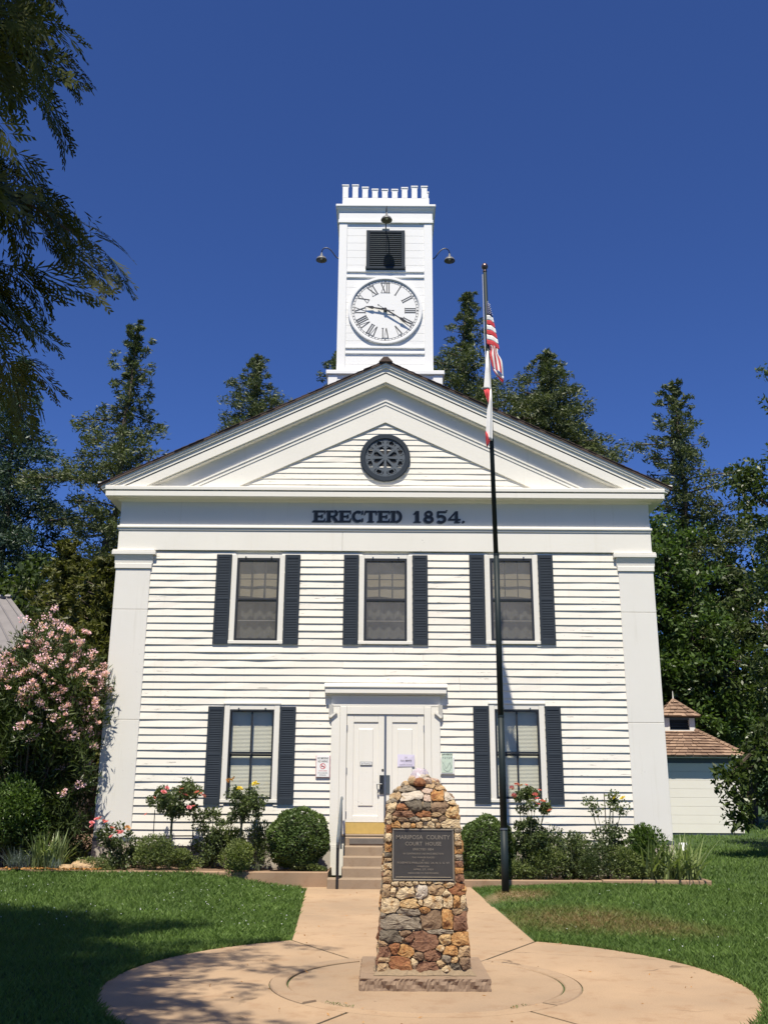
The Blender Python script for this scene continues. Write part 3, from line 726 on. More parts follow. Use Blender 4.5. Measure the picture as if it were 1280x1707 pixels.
# lettering ERECTED 1854.
def glyph(mb, ch, x, z0, w, h, y, dx=0, dz=0):
    st = .062; sf = .05; x += dx; z0 += dz; z1 = z0 + h; zm = (z0 + z1) / 2
    c = [0]
    def s(p0, p1, wd=st, w1=None):
        c[0] += 1; mb.stroke(p0, p1, wd, y - c[0] * .0004, .004, w1)
    def arc_(cx, cz, rx_, rz_, a0, a1, wd, n=10):
        P = [(cx + rx_ * math.cos(math.radians(a0 + (a1 - a0) * i / n)), cz + rz_ * math.sin(math.radians(a0 + (a1 - a0) * i / n))) for i in range(n + 1)]
        for a, b in zip(P[:-1], P[1:]):
            d = Vector(b) - Vector(a); e = d.normalized() * .006
            s(tuple(Vector(a) - e), tuple(Vector(b) + e), wd)
    L = x + st / 2; R = x + w
    if ch in 'ERTD': pass
    if ch == 'E':
        s((L + .02, z0), (L + .02, z1), st * 1.15); s((x - .02, z0 + .02), (R, z0 + .02), .04); s((x - .02, z1 - .02), (R, z1 - .02), .04)
        s((L, zm), (R - .05, zm), .036); s((R - .012, z0), (R + .012, z0 + .095), .035, .012); s((R - .012, z1), (R + .012, z1 - .085), .035, .012); s((R - .055, zm - .045), (R - .055, zm + .045), .03)
    elif ch == 'R':
        s((L + .02, z0), (L + .02, z1), st * 1.15); s((x - .02, z1 - .02), (R - .05, z1 - .02), .04); s((L, zm), (R - .05, zm), .036)
        arc_(R - .065, (z1 + zm) / 2, .045, h / 4 - .015, -90, 90, .052); s((R - .10, zm), (R - .01, z0 + .01), .06); s((x - .025, z0 + .015), (L + .07, z0 + .015), .03); s((R - .06, z0 + .012), (R + .03, z0 + .012), .024)
    elif ch == 'C':
        arc_(x + w * .5, zm, w * .40, h / 2 - .025, 55, 305, .055, 16); s((R - .02, z1), (R - .02, z1 - .09), .03); s((R - .02, z0 + .09), (R - .02, z0 + .01), .03)
    elif ch == 'T':
        m_ = x + w / 2
        s((m_, z0), (m_, z1), st * 1.15); s((x, z1 - .02), (R, z1 - .02), .04); s((x + .012, z1), (x - .012, z1 - .1), .035, .014); s((R - .012, z1), (R + .012, z1 - .1), .035, .014); s((m_ - .07, z0 + .014), (m_ + .07, z0 + .014), .028)
    elif ch == 'D':
        s((L + .02, z0), (L + .02, z1), st * 1.15); s((x - .02, z0 + .02), (x + w * .55, z0 + .02), .038); s((x - .02, z1 - .02), (x + w * .55, z1 - .02), .038)
        arc_(x + w * .5, zm, w * .38, h / 2 - .02, -90, 90, .056, 12)
    elif ch == '1':
        m_ = x + w / 2
        s((m_, z0), (m_, z1), st * 1.2); s((m_ - .07, z1 - .075), (m_, z1 - .01), .035); s((m_ - .075, z0 + .014), (m_ + .075, z0 + .014), .028)
    elif ch == '8':
        arc_(x + w / 2, z0 + h * .74, w * .27, h * .21, 0, 360, .048, 14); arc_(x + w / 2, z0 + h * .27, w * .34, h * .23, 0, 360, .055, 14)
    elif ch == '5':
        s((x + .03, z1 - .018), (R - .01, z1 - .018), .038); s((x + .045, z1), (x + .04, zm + .01), .036)
        arc_(x + w * .44, z0 + h * .31, w * .36, h * .27, 140, -140, .056, 14); s((R - .02, z1), (R, z1 + .02), .03)
    elif ch == '4':
        s((x + w * .68, z0), (x + w * .68, z1), st); s((x + w * .66, z1 - .01), (x, z0 + h * .3), .035); s((x - .01, z0 + h * .28), (R + .01, z0 + h * .28), .036); s((x + w * .5, z0 + .014), (R, z0 + .014), .028)
    elif ch == '.':
        mb.ring_y(x + .03, z0 + .025, [(.0001, y - .005), (.027, y - .005), (.027, y)], 10)
gx_ = -1.50
for ch in 'ERECTED 1854.':
    wd = {'.': .1, ' ': .16, '1': .17}.get(ch, .235)
    if ch != ' ':
        lt = part('painted_letter', house)
        m1, m2 = MB(), MB(); glyph(m1, ch, gx_, 7.185, wd, .262, WY - .024); glyph(m2, ch, gx_, 7.185, wd, .262, WY - .0205, -.022, -.014)
        tag(m1.build('letter_strokes', M['letter'], lt), kind='stuff'); tag(m2.build('letter_shadow', M['letter_shade'], lt), kind='stuff')
    gx_ += wd + .041

# windows
def window(x, z0, z1, upper):
    w = part('window', house)
    a, b = x - CASW, x + CASW
    yf = WY - .035; yb = WY - .004
    cw, ct, cb = .112, (.075 if upper else .10), .085
    MB().bevbox(a, a + cw, yf, yb, z0 + cb + .002, z1, .006).build('casing', M['trim'], w)
    MB().bevbox(b - cw, b, yf, yb, z0 + cb + .002, z1, .006).build('casing', M['trim'], w)
    MB().bevbox(a + cw + .001, b - cw - .001, yf + .003, yb, z1 - ct, z1, .006).build('casing', M['trim'], w)
    MB().bevbox(a - .012, b + .012, yf - .014, yb, z0 + .02, z0 + cb, .006).build('sill', M['trim'], w)
    if not upper: MB().bevbox(a - .02, b + .02, yf - .014, WY + .0, z1 + .002, z1 + .045, .006).build('head_cap', M['trim'], w)
    gx0, gx1, gz0, gz1 = a + cw, b - cw, z0 + cb, z1 - ct
    # reveal behind the casing
    rv_ = MB(); yr = WY + .25
    for x0_, x1_ in ((gx0 - .03, gx0 - .0005), (gx1 + .0005, gx1 + .03)): rv_.box(x0_, x1_, yb + .001, yr, gz0, gz1)
    rv_.box(gx0 - .03, gx1 + .03, yb + .001, yr, gz1 + .0005, gz1 + .03); rv_.box(gx0 - .03, gx1 + .03, yb + .001, yr, gz0 - .03, gz0 - .0005)
    rv_.build('reveal', M['frame_dark'], w)
    zm = gz0 + (gz1 - gz0) * (.495 if upper else .50)
    fr = MB(); y0, y1 = yf + .008, yf + .034; fw = .048 if upper else .03
    fr.box(gx0 + .001, gx0 + fw, y0, y1, gz0 + .001, gz1 - .001); fr.box(gx1 - fw, gx1 - .001, y0, y1, gz0 + .001, gz1 - .001)
    fr.box(gx0 + fw, gx1 - fw, y0, y1, gz1 - fw, gz1 - .001); fr.box(gx0 + fw, gx1 - fw, y0, y1, gz0 + .001, gz0 + fw)
    if upper: fr.box(gx0 + fw, gx1 - fw, y0 + .003, y1 + .01, zm - .018, zm + .018)
    fr.build('storm_frame', M['frame_dark'], w)
    # sashes
    for s_, (za, zb, yy) in enumerate(((zm - .0, gz1 - .0, WY + .003), (gz0, zm - .002, WY + .042))):
        sa = MB(); sw = .04
        sa.box(gx0, gx0 + sw, yy, yy + .035, za, zb); sa.box(gx1 - sw, gx1, yy, yy + .035, za, zb)
        sa.box(gx0 + sw, gx1 - sw, yy, yy + .035, zb - sw, zb); sa.box(gx0 + sw, gx1 - sw, yy, yy + .035, za, za + sw)
        iw = gx1 - gx0 - 2 * sw
        if upper:
            for e in (1, 2):
                if s_ == 0: sa.box(gx0 + sw + iw * e / 3 - .009, gx0 + sw + iw * e / 3 + .009, yy + .003, yy + .03, za + sw, zb - sw)
            hz = za + sw + (zb - za - 2 * sw) * .5
            sa.box(gx0 + sw, gx1 - sw, yy + .005, yy + .028, hz - .008, hz + .008)
            sa.build('sash', M['frame_dark'] if s_ == 0 else M['interior_muntin'], w)
        else:
            sa.box(x - .018, x + .018, yy + .002, yy + .033, za + sw, zb - sw)
            sa.build('sash', M['frame_dark'], w)
        xs_ = [gx0 + sw, gx1 - sw] if upper else [gx0 + sw, x - .018, x + .018, gx1 - sw]
        for e in range(0, len(xs_), 2):
            MB().add([(xs_[e], yy + .016, za + sw), (xs_[e + 1], yy + .016, za + sw), (xs_[e + 1], yy + .016, zb - sw), (xs_[e], yy + .016, zb - sw)], [(0, 1, 2, 3)]).build('pane', M['glass'], w)
    if upper:
        MB().add([(gx0 + fw, y0 + .018, gz0 + fw), (gx1 - fw, y0 + .018, gz0 + fw), (gx1 - fw, y0 + .018, gz1 - fw), (gx0 + fw, y0 + .018, gz1 - fw)], [(0, 1, 2, 3)]).build('insect_screen', M['screen'], w)
        # roller shade drawn down to the meeting rail, dim curtain behind
        mb = MB(); n = 24; zb_ = zm + .075
        for i in range(n + 1):
            t = i / n; xx = gx0 + .012 + (gx1 - gx0 - .024) * t; sag = .018 * math.sin(t * 5.5 + x * 2)
            for zz, dy in ((zb_ + sag, .006 * math.sin(t * 11 + x)), ((zb_ + gz1) / 2, .004 * math.sin(t * 7)), (gz1, 0)): mb.v.append((xx, WY + .10 + dy, zz))
            if i: q = 3 * i; mb.f += [(q - 3, q, q + 1, q - 2), (q - 2, q + 1, q + 2, q - 1)]
        mb.build('roller_shade', M['shade_cloth'], w)
        cu = MB()
        for i in range(n + 1):
            t = i / n; xx = gx0 - .03 + (gx1 - gx0 + .06) * t; dp = .02 * math.sin(t * 30 + 2 * x)
            cu.v += [(xx, WY + .24 + dp, gz0 - .03), (xx, WY + .24 + dp, gz1 + .03)]
            if i: q = 2 * i; cu.f.append((q - 2, q, q + 1, q - 1))
        cu.build('curtain', M['curtain'], w)
    else:
        bl = MB(); n = int((gz1 - gz0) / .026); sl = (gz1 - gz0) / n
        for i in range(n):
            zz = gz0 + i * sl
            bl.add([(gx0 + .02, WY + .108, zz), (gx1 - .02, WY + .108, zz), (gx1 - .02, WY + .120, zz + sl * 1.08), (gx0 + .02, WY + .120, zz + sl * 1.08)], [(0, 1, 2, 3)])
        bl.build('blind', M['blind'], w)
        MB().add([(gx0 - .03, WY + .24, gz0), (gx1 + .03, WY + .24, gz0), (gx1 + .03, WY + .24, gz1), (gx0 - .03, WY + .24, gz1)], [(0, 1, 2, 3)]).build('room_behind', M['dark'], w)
    cl = MB()
    for e in (-.27, .27): cl.box(x + e - .015, x + e + .015, yf - .012, yf - .001, gz1 + .005, gz1 + .035)
    cl.build('storm_clip', M['steel'], w)

def shutter(x0, x1, z0, z1):
    s_ = part('shutter', house); y0, y1 = WY - .052, WY - .027; st = .042
    f = MB(); f.box(x0, x0 + st, y0, y1, z0, z1); f.box(x1 - st, x1, y0, y1, z0, z1); f.box(x0 + st, x1 - st, y0, y1, z1 - .07, z1); f.box(x0 + st, x1 - st, y0, y1, z0, z0 + .11)
    zz = (z0 + z1) / 2; f.box(x0 + st, x1 - st, y0 + .002, y1, zz - .02, zz + .02)
    f.build('shutter_frame', M['slate'], s_)
    b = MB(); n = int((z1 - z0 - .18) / .034); r = np.random.RandomState(int(abs(x0 * 100)) + int(z0 * 7))
    for i in range(n):
        za = z0 + .11 + (z1 - z0 - .18) * i / n; h = (z1 - z0 - .18) / n; j = r.normal(0, .0006)
        b.add([(x0 + st, y0 + .004 + j, za), (x1 - st, y0 + .004 + j, za), (x1 - st, y1 - .006, za + h * 1.15), (x0 + st, y1 - .006, za + h * 1.15), (x0 + st, y0 + .004 + j, za + .003), (x1 - st, y0 + .004 + j, za + .003)], [(0, 1, 5, 4), (4, 5, 2, 3)])
    tag(b.build('louvre_slats', M['slate'], s_), kind='stuff')
    MB().box(x0 + st, x1 - st, y1 - .004, y1, z0 + .11, z1 - .07).build('shutter_back', M['slate'], s_)

for i, (x, z0, z1) in enumerate(win_u):
    window(x, z0, z1, True)
    shutter(x - CASW - .322, x - CASW - .004, z0 + .015, z1 + .0)
    shutter(x + CASW + .004, x + CASW + .322, z0 + .015, z1 + .0)
for i, (x, z0, z1) in enumerate(win_l):
    window(x, z0, z1, False)
    shutter(x - CASW - .325, x - CASW - .004, z0 - .005, z1 - .04)
    shutter(x + CASW + .004, x + CASW + .325, z0 - .005, z1 - .04)

# doorway
dw = part('doorway', house); yf = WY - .07
MB().bevbox(-1.035, -.86, yf + .015, WY + .03, .64, 3.31, .006).build('casing', M['door'], dw)
MB().bevbox(-.858, DX0 - .002, yf, WY + .02, .64, 3.31, .008).build('casing', M['door'], dw)
MB().bevbox(.978, 1.155, yf + .015, WY + .03, .64, 3.31, .006).build('casing', M['door'], dw)
MB().bevbox(DX1 + .002, .976, yf, WY + .02, .64, 3.31, .008).build('casing', M['door'], dw)
MB().bevbox(DX0, DX1, yf + .003, WY + .02, 3.155, 3.31, .006).build('head_board', M['door'], dw)
MB().bevbox(-1.04, 1.16, yf + .01, WY + .03, 3.312, 3.535, .006).build('head_board', M['door'], dw)
for sx, xa, xb in ((-1, -1.085, -1.0), (1, 1.12, 1.205)):
    MB().prism_x([(WY + .0, 3.06), (WY - .085, 3.10), (WY - .14, 3.34), (WY + .0, 3.34)], xa, xb).build('bracket', M['door'], dw)
    x0, x1 = (-1.1, -.86) if sx < 0 else (.98, 1.22)
    d = MB(); s0, s1 = ((-1.06, 3.09), (-.93, 3.20)) if sx < 0 else ((1.18, 3.09), (1.05, 3.20)); d.stroke(s0, s1, .035, yf - .002, .03); d.build('bracket_scroll', M['door'], dw)
MB().prism_x([(WY + .01, 3.54), (WY - .12, 3.54), (WY - .125, 3.565), (WY - .165, 3.57), (WY - .165, 3.68), (WY + .01, 3.68)], -1.165, 1.283).build('hood', M['trim'], dw)
MB().prism_x([(WY + .01, 3.682), (WY - .185, 3.682), (WY - .185, 3.71), (WY + .01, 3.79)], -1.185, 1.303).build('hood_cap', M['trim'], dw)
DY = WY - .045
mid = .055
for sx in (-1, 1):
    d = part('door', house); x0, x1 = (DX0 + .004, mid - .006) if sx < 0 else (mid + .006, DX1 - .004)
    MB().box(x0, x1, DY + .02, DY + .05, 1.075, 3.15).build('door_slab', M['door'], d)
    f = MB(); st = .135
    f.bevbox(x0, x0 + st, DY, DY + .02, 1.075, 3.15, .006); f.bevbox(x1 - st, x1, DY, DY + .02, 1.075, 3.15, .006)
    f.bevbox(x0 + st, x1 - st, DY + .001, DY + .02, 3.0, 3.15, .006); f.bevbox(x0 + st, x1 - st, DY + .001, DY + .02, 1.075, 1.20, .006)
    f.build('door_frame', M['door'], d)
    MB().bevbox(x0 + st + .10, x1 - st - .10, DY + .004, DY + .019, 1.38, 2.87, .012).build('panel', M['door'], d)
    for hz in (1.22, 2.05, 2.88):
        hx = x0 - .006 if sx < 0 else x1 - .012
        MB().box(hx, hx + .018, DY - .012, DY + .01, hz - .06, hz + .06).build('hinge', M['steel'], d)
    if sx < 0:
        MB().box(x1 - .105, x1 - .018, DY - .022, DY - .001, 1.61, 1.97).build('lock_plate', M['frame_dark'], d)
        h = MB(); h.tube([(x1 - .06, DY - .022, 1.80), (x1 - .06, DY - .06, 1.80), (x1 - .16, DY - .06, 1.80)], .011, 8)
        h.tube([(x1 - .155, DY - .06, 1.80), (x1 - .15, DY - .06, 1.72), (x1 - .13, DY - .05, 1.65), (x1 - .12, DY - .02, 1.63)], .009, 8); h.build('lever_handle', M['steel'], d)
        MB().ring_y(x1 - .045, 2.07, [(.0001, DY - .012), (.02, DY - .012), (.022, DY)], 12).build('cylinder_lock', M['frame_dark'], d)
        MB().ring_y(x1 - .125, 1.55, [(.0001, DY - .01), (.014, DY - .01), (.016, DY)], 10).build('knob', M['steel'], d)
    else:
        MB().box(x0 + .012, x0 + .088, DY - .012, DY - .001, 1.61, 1.97).build('push_plate', M['slate_pale'], d)
MB().box(mid - .022, mid + .018, DY - .025, DY - .001, 1.08, 3.148).build('astragal', M['steel'], dw)
MB().box(DX0, DX1, DY - .012, DY + .05, .862, 1.07).build('sill_board', M['brass'], dw)
MB().bevbox(-.84, .95, WY - .14, DY + .05, .815, .858, .01).build('threshold', M['step'], dw)
MB().bevbox(-1.0, -.705, WY - .1, WY - .072, .1, .64, .004).build('plinth_board', M['door'], dw)

# ------------------------------------------------------------------ clock tower (part of the courthouse)
TY = 21.0; tw = part('clock_tower', house); TXC = XC - .02; TH_ = 1.155
def tbox(x0, x1, y0, y1, z0, z1, name, b=.008, mat='tower'): return MB().bevbox(x0, x1, y0, y1, z0, z1, b).build(name, M[mat], tw)
tbox(TXC - 1.34, TXC + 1.36, TY - .08, TY + 2.5, 9.6, 11.13, 'tower_base')
for sx in (-1, 1):
    a, b = sorted((TXC + sx * 1.355 + .01, TXC + sx * 1.13 + .01)); tbox(a, b, TY - .1, TY - .06, 10.3, 11.128, 'base_corner_board')
tbox(TXC - 1.39, TXC + 1.41, TY - .14, TY + 2.56, 11.132, 11.235, 'base_cap', .012)
# shaft: individual horizontal boards on the front, plain sides
bz = 11.237
kk = 0
while bz < 15.26:
    h = min(.205, 15.265 - bz); MB().bevbox(TXC - .965, TXC + .965, TY, TY + .03, bz, bz + h - .0025, .003).build('tower_board', M['tower'], tw); bz += h; kk += 1
MB().box(TXC - 1.13, TXC + 1.13, TY + .031, TY + 2.28, 11.237, 15.30).build('tower_shaft', M['tower'], tw)
for sx in (-1, 1):
    a, b = sorted((TXC + sx * TH_, TXC + sx * .95)); tbox(a, b, TY - .025, TY + .029, 11.237, 15.268, 'corner_board')
    a, b = sorted((TXC + sx * TH_, TXC + sx * 1.131)); tbox(a, b, TY + .030, TY + .24, 11.237, 15.268, 'corner_board'); tbox(a, b, TY + 2.08, TY + 2.3, 11.237, 15.268, 'corner_board')
for zz in (13.93, 13.775, 11.88, 11.735): tbox(TXC - .949, TXC + .949, TY - .03, TY - .001, zz - .03, zz + .03, 'moulding', .01)
tbox(TXC - 1.18, TXC + 1.18, TY - .05, TY + 2.33, 15.27, 15.36, 'entablature')
tbox(TXC - 1.165, TXC + 1.165, TY - .035, TY + 2.32, 15.362, 15.56, 'entablature')
cv = MB()
prof = [(0.03, 15.562), (.045, 15.61), (.09, 15.67), (.09, 15.695)]
for (p, z0), (q, z1) in zip(prof[:-1], prof[1:]):
    a = TXC - 1.13; b = TXC + 1.13; c = TY; d = TY + 2.28
    cv.add([(a - p, c - p, z0), (b + p, c - p, z0), (b + p, d + p, z0), (a - p, d + p, z0), (a - q, c - q, z1), (b + q, c - q, z1), (b + q, d + q, z1), (a - q, d + q, z1)],
           [(0, 1, 5, 4), (1, 2, 6, 5), (2, 3, 7, 6), (3, 0, 4, 7)])
cv.build('cornice_cove', M['tower'], tw)
tbox(TXC - 1.245, TXC + 1.245, TY - .115, TY + 2.40, 15.697, 15.765, 'cornice_lip', .012)
tbox(TXC - 1.09, TXC + 1.09, TY + .01, TY + 2.26, 15.767, 16.02, 'parapet')
tops = [16.40, 16.405, 16.34, 16.285, 16.28, 16.28, 16.335, 16.375, 16.375]
def merlon(x0, x1, y0, y1, zt):
    m = part('merlon', tw)
    MB().bevbox(x0, x1, y0, y1, 16.022, zt - .03, .006).build('merlon_block', M['tower'], m)
    MB().box(x0 - .012, x1 + .012, y0 - .012, y1 + .012, zt - .028, zt).build('merlon_cap', M['tower'], m)
# merlon is a sub-part, so block and cap are joined into one mesh instead of going a level deeper
def merlon(x0, x1, y0, y1, zt):
    m = MB(); m.bevbox(x0, x1, y0, y1, 16.022, zt - .028, .006); m.box(x0 - .014, x1 + .014, y0 - .014, y1 + .014, zt - .027, zt); m.build('merlon', M['tower'], tw)
for i in range(9):
    xm = TXC - 1.02 + i * .2485
    merlon(xm - .072, xm + .072, TY + .015, TY + .075, tops[i]); merlon(xm - .072, xm + .072, TY + 2.19, TY + 2.25, tops[i])
for sx in (-1, 1):
    for i in range(1, 8):
        ym = TY + .12 + i * .253; a, b = sorted((TXC + sx * 1.085, TXC + sx * 1.03)); merlon(a, b, ym - .072, ym + .072, tops[i])
# louvre
lx0, lx1, lz0, lz1 = TXC - .475, TXC + .475, 14.035, 15.06; ly = TY - .03
f = MB(); f.bevbox(lx0, lx0 + .085, ly - .02, TY - .001, lz0, lz1, .006); f.bevbox(lx1 - .085, lx1, ly - .02, TY - .001, lz0, lz1, .006)
f.bevbox(lx0 + .086, lx1 - .086, ly - .018, TY - .001, lz1 - .07, lz1, .006); f.bevbox(lx0 - .015, lx1 + .015, ly - .05, TY - .001, lz0 - .065, lz0 - .002, .006); f.build('louvre_frame', M['slate'], tw)
f = MB(); n = 17
for i in range(n):
    za = lz0 + (lz1 - .07 - lz0) * i / n; h = (lz1 - .07 - lz0) / n
    f.add([(lx0 + .086, ly - .012, za), (lx1 - .086, ly - .012, za), (lx1 - .086, ly + .024, za + h * 1.2), (lx0 + .086, ly + .024, za + h * 1.2), (lx0 + .086, ly - .012, za + .01), (lx1 - .086, ly - .012, za + .01)], [(0, 1, 5, 4), (4, 5, 2, 3)])
tag(f.build('louvre_slats', M['slate'], tw), kind='stuff')
# clock
cz, cxx = 12.86, TXC + .0; R0 = .90; cy = TY - .002
MB().ring_y(cxx, cz, [(R0, cy), (R0, cy - .045), (R0 - .012, cy - .055), (.842, cy - .055), (.83, cy - .045), (.825, cy - .02)], 72).build('clock_rim', M['tower'], tw)
MB().ring_y(cxx, cz, [(.0001, cy - .022), (.828, cy - .022)], 72).build('clock_dial', M['tower'], tw)
fy = cy - .023
tk = MB()
for i in range(60):
    a = i * PI / 30; r0, r1 = (.762, .80); wd = .010 if i % 5 else .028
    tk.stroke((cxx + r0 * math.sin(a), cz + r0 * math.cos(a)), (cxx + r1 * math.sin(a), cz + r1 * math.cos(a)), wd, fy, .003)
tk.ring_y(cxx, cz, [(.755, fy - .002), (.763, fy - .002)], 72); tk.ring_y(cxx, cz, [(.80, fy - .002), (.808, fy - .002)], 72)
tk.build('minute_track', M['letter'], tw)
NUM = {1: 'I', 2: 'II', 3: 'III', 4: 'IV', 5: 'V', 6: 'VI', 7: 'VII', 8: 'VIII', 9: 'IX', 10: 'X', 11: 'XI', 12: 'XII'}
for h_, txt in NUM.items():
    a = h_ * PI / 6; nb = MB(); wid = {'I': .052, 'V': .115, 'X': .125}; tot = sum(wid[c] for c in txt); u = -tot / 2; r0, r1 = .475, .735; cnt = 0
    def P(u_, r): return (cxx + r * math.sin(a) + u_ * math.cos(a), cz + r * math.cos(a) - u_ * math.sin(a))
    def sk(u0, r0_, u1, r1_, wd):
        global _c
        nb.stroke(P(u0, r0_), P(u1, r1_), wd, fy - .0004 * len(nb.v) / 8, .003)
    for c in txt:
        w_ = wid[c]; m_ = u + w_ / 2
        if c == 'I': sk(m_, r0, m_, r1, .024)
        elif c == 'V': sk(u + .012, r1, m_, r0, .026); sk(u + w_ - .012, r1, m_ + .004, r0, .010)
        else: sk(u + .012, r1, u + w_ - .012, r0, .026); sk(u + w_ - .012, r1, u + .012, r0, .010)
        for rr_ in (r0, r1):
            if c == 'V' and rr_ == r0: continue
            sk(u + .002, rr_, u + w_ - .002, rr_, .010)
        u += w_
    nb.build('numeral', M['letter'], tw)
def hand(ang, ln, name, yy, w0):
    h = MB(); d = (math.sin(ang), math.cos(ang)); n_ = (math.cos(ang), -math.sin(ang))
    pt = lambda r, o: (cxx + d[0] * r + n_[0] * o, cz + d[1] * r + n_[1] * o)
    for pts in ([(0, -w0), (ln * .55, -w0 * .62), (ln * .62, -w0 * 1.7), (ln, 0), (ln * .62, w0 * 1.7), (ln * .55, w0 * .62), (0, w0)],):
        P_ = [pt(r, o) for r, o in pts]
        ar = sum(P_[i][0] * P_[(i + 1) % 7][1] - P_[(i + 1) % 7][0] * P_[i][1] for i in range(7))
        if ar < 0: P_ = P_[::-1]
        h.prism_y(P_, yy - .012, yy)
    h.stroke(pt(-.2, 0), pt(0, 0), .011, yy, .01); e = pt(-.2, 0); h.ring_y(e[0], e[1], [(.0001, yy - .012), (.018, yy - .012), (.018, yy)], 10)
    h.build(name, M['black'], tw)
hand(math.radians(123.5), .745, 'minute_hand', fy - .058, .021)
hand(math.radians(279.5), .50, 'hour_hand', fy - .042, .024)
MB().ring_y(cxx, cz, [(.0001, fy - .075), (.04, fy - .075), (.045, fy)], 16).build('clock_boss', M['black'], tw)

# gooseneck lamps on the tower: own things
def lamp(base, path, shade, label):
    t = thing('gooseneck_lamp', base, label, 'lamp', 'gooseneck lamps on the clock tower')
    MB().tube(path, .014, 8).build('arm', M['black'], t)
    sx, sy, sz = shade
    MB().lathe([(.0, .13), (.025, .13), (.032, .06), (.06, .045), (.11, .01), (.138, -.045), (.14, -.06), (.13, -.058), (.10, -.0), (.05, .03), (.0, .035)], shade, 20).build('lamp_shade', M['lamp_metal'], t, True)
    MB().lathe([(.0, -.03), (.03, -.02), (.035, .0), (.02, .03)], shade, 12).build('bulb', M['white'], t, True)
    MB().lathe([(.0, .155), (.02, .15), (.022, .13), (.0, .13)], shade, 10).build('socket', M['steel'], t, True)
    MB().add(*(lambda m: (m.v, m.f))(MB().lathe([(.0, 0), (.05, 0), (.05, .012), (.0, .012)], (0, 0, 0), 14))) if False else None
    return t
def bez(P, n=14):
    P = [Vector(p) for p in P]; out = []
    for i in range(n + 1):
        t = i / n; Q = P
        while len(Q) > 1: Q = [a.lerp(b, t) for a, b in zip(Q[:-1], Q[1:])]
        out.append(tuple(Q[0]))
    return out
fl = lamp((TXC + .02, TY - .0, 15.14), bez([(TXC + .0, TY - .03, 15.14), (TXC + .005, TY - .22, 14.98), (TXC + .01, TY - .28, 15.66), (TXC + .02, TY - .50, 15.66), (TXC + .02, TY - .49, 15.2)]),
          (TXC + .02, TY - .49, 15.11), 'gooseneck lamp over the tower louvre, arm fixed to the tower front')
wr = MB(); wr.tube([(TXC + .015, TY - .045, 15.14), (TXC + .02, TY - .075, 14.8), (TXC + .01, TY - .06, 14.5)], .006, 6); wr.build('cable', M['black'], fl)
MB().box(TXC - .09, TXC + .09, TY - .03, TY - .001, 15.115, 15.15).build('mount_plate', M['tower'], fl)
for sx, lab in ((-1, 'gooseneck lamp reaching out from the left side of the clock tower'), (1, 'gooseneck lamp reaching out from the tower side nearest the flagpole')):
    x0 = TXC + sx * 1.135; ys = TY + .75
    lamp((x0, ys, 14.75), bez([(x0, ys, 14.76), (x0 + sx * .22, ys, 14.62), (x0 + sx * .14, ys, 15.16), (x0 + sx * .54, ys, 15.16), (x0 + sx * .50, ys, 14.85)]),
         (x0 + sx * .50, ys, 14.74), lab)

# ------------------------------------------------------------------ steps, handrail, kerbs
stp = thing('entrance_steps', (.05, 18.1, 0), 'five tan concrete steps leading up to the white double door', 'steps')
def step_block(x0, x1, y0, y1, z0, z1, name='step', mat='step'):
    return MB().add(*(lambda m: (m.v, m.f))(MB().bevbox(x0, x1, y0, y1, z0, z1, .012))).build(name, M[mat], stp)
step_block(-.968, 1.06, 18.12, 18.46, -.05, .168)
step_block(-.73, .83, 18.44, 18.78, -.05, .332)
step_block(-.715, .815, 18.76, 19.10, -.05, .498)
step_block(-.70, .80, 19.08, 19.45, -.05, .662)
step_block(-.705, .805, 19.42, 19.62, .0, .812)
MB().bevbox(-.625, .72, 19.405, 19.42, .69, .79, .004).build('riser_panel', M['grey_panel'], stp)
hr = thing('handrail', (-.79, 18.1, 0), 'slim painted metal handrail rising beside the entrance steps', 'handrail')
MB().tube([(-.79, 18.30, .168), (-.79, 18.30, .92)], .022, 8).build('post', M['rail'], hr)
MB().tube([(-.79, 18.105, .0), (-.79, 18.105, .80)], .024, 8).build('post', M['black'], hr)
MB().tube([(-.78, 19.38, .60), (-.785, 19.36, 1.50)], .02, 8).build('post', M['rail'], hr)
MB().tube(bez([(-.79, 18.1, .70), (-.79, 18.02, .86), (-.79, 18.2, .88)], 6) + [(-.785, 19.36, 1.51), (-.785, 19.50, 1.54), (-.785, 19.52, 1.50)], .024, 8).build('top_rail', M['rail'], hr)
MB().tube([(-.79, 18.11, .40), (-.785, 19.36, 1.10)], .014, 6).build('lower_rail', M['rail'], hr)

lk = thing('planter_kerb', (-3.0, 18.5, 0), 'low tan concrete kerb holding the rose bed left of the steps', 'kerb')
MB().bevbox(-2.95, -.97, 18.46, 18.62, -.1, .252, .012).build('kerb_length', M['kerb'], lk)
MB().bevbox(-5.35, -2.955, 18.46, 18.62, -.1, .252, .012).build('kerb_length', M['kerb'], lk)
MB().box(-.995, -.972, 18.625, 19.75, -.1, .25).build('kerb_return', M['kerb'], lk)
rk = thing('planter_kerb', (3.5, 18.5, 0), 'low tan concrete kerb of the bed behind the flagpole', 'kerb')
MB().bevbox(1.065, 4.0, 18.58, 18.72, -.1, .125, .012).build('kerb_length', M['kerb'], rk)
MB().bevbox(4.005, 5.98, 18.56, 18.70, -.1, .14, .012).build('kerb_length', M['kerb'], rk)
MB().bevbox(5.84, 5.98, 18.705, 19.7, -.1, .14, .012).build('kerb_return', M['kerb'], rk)
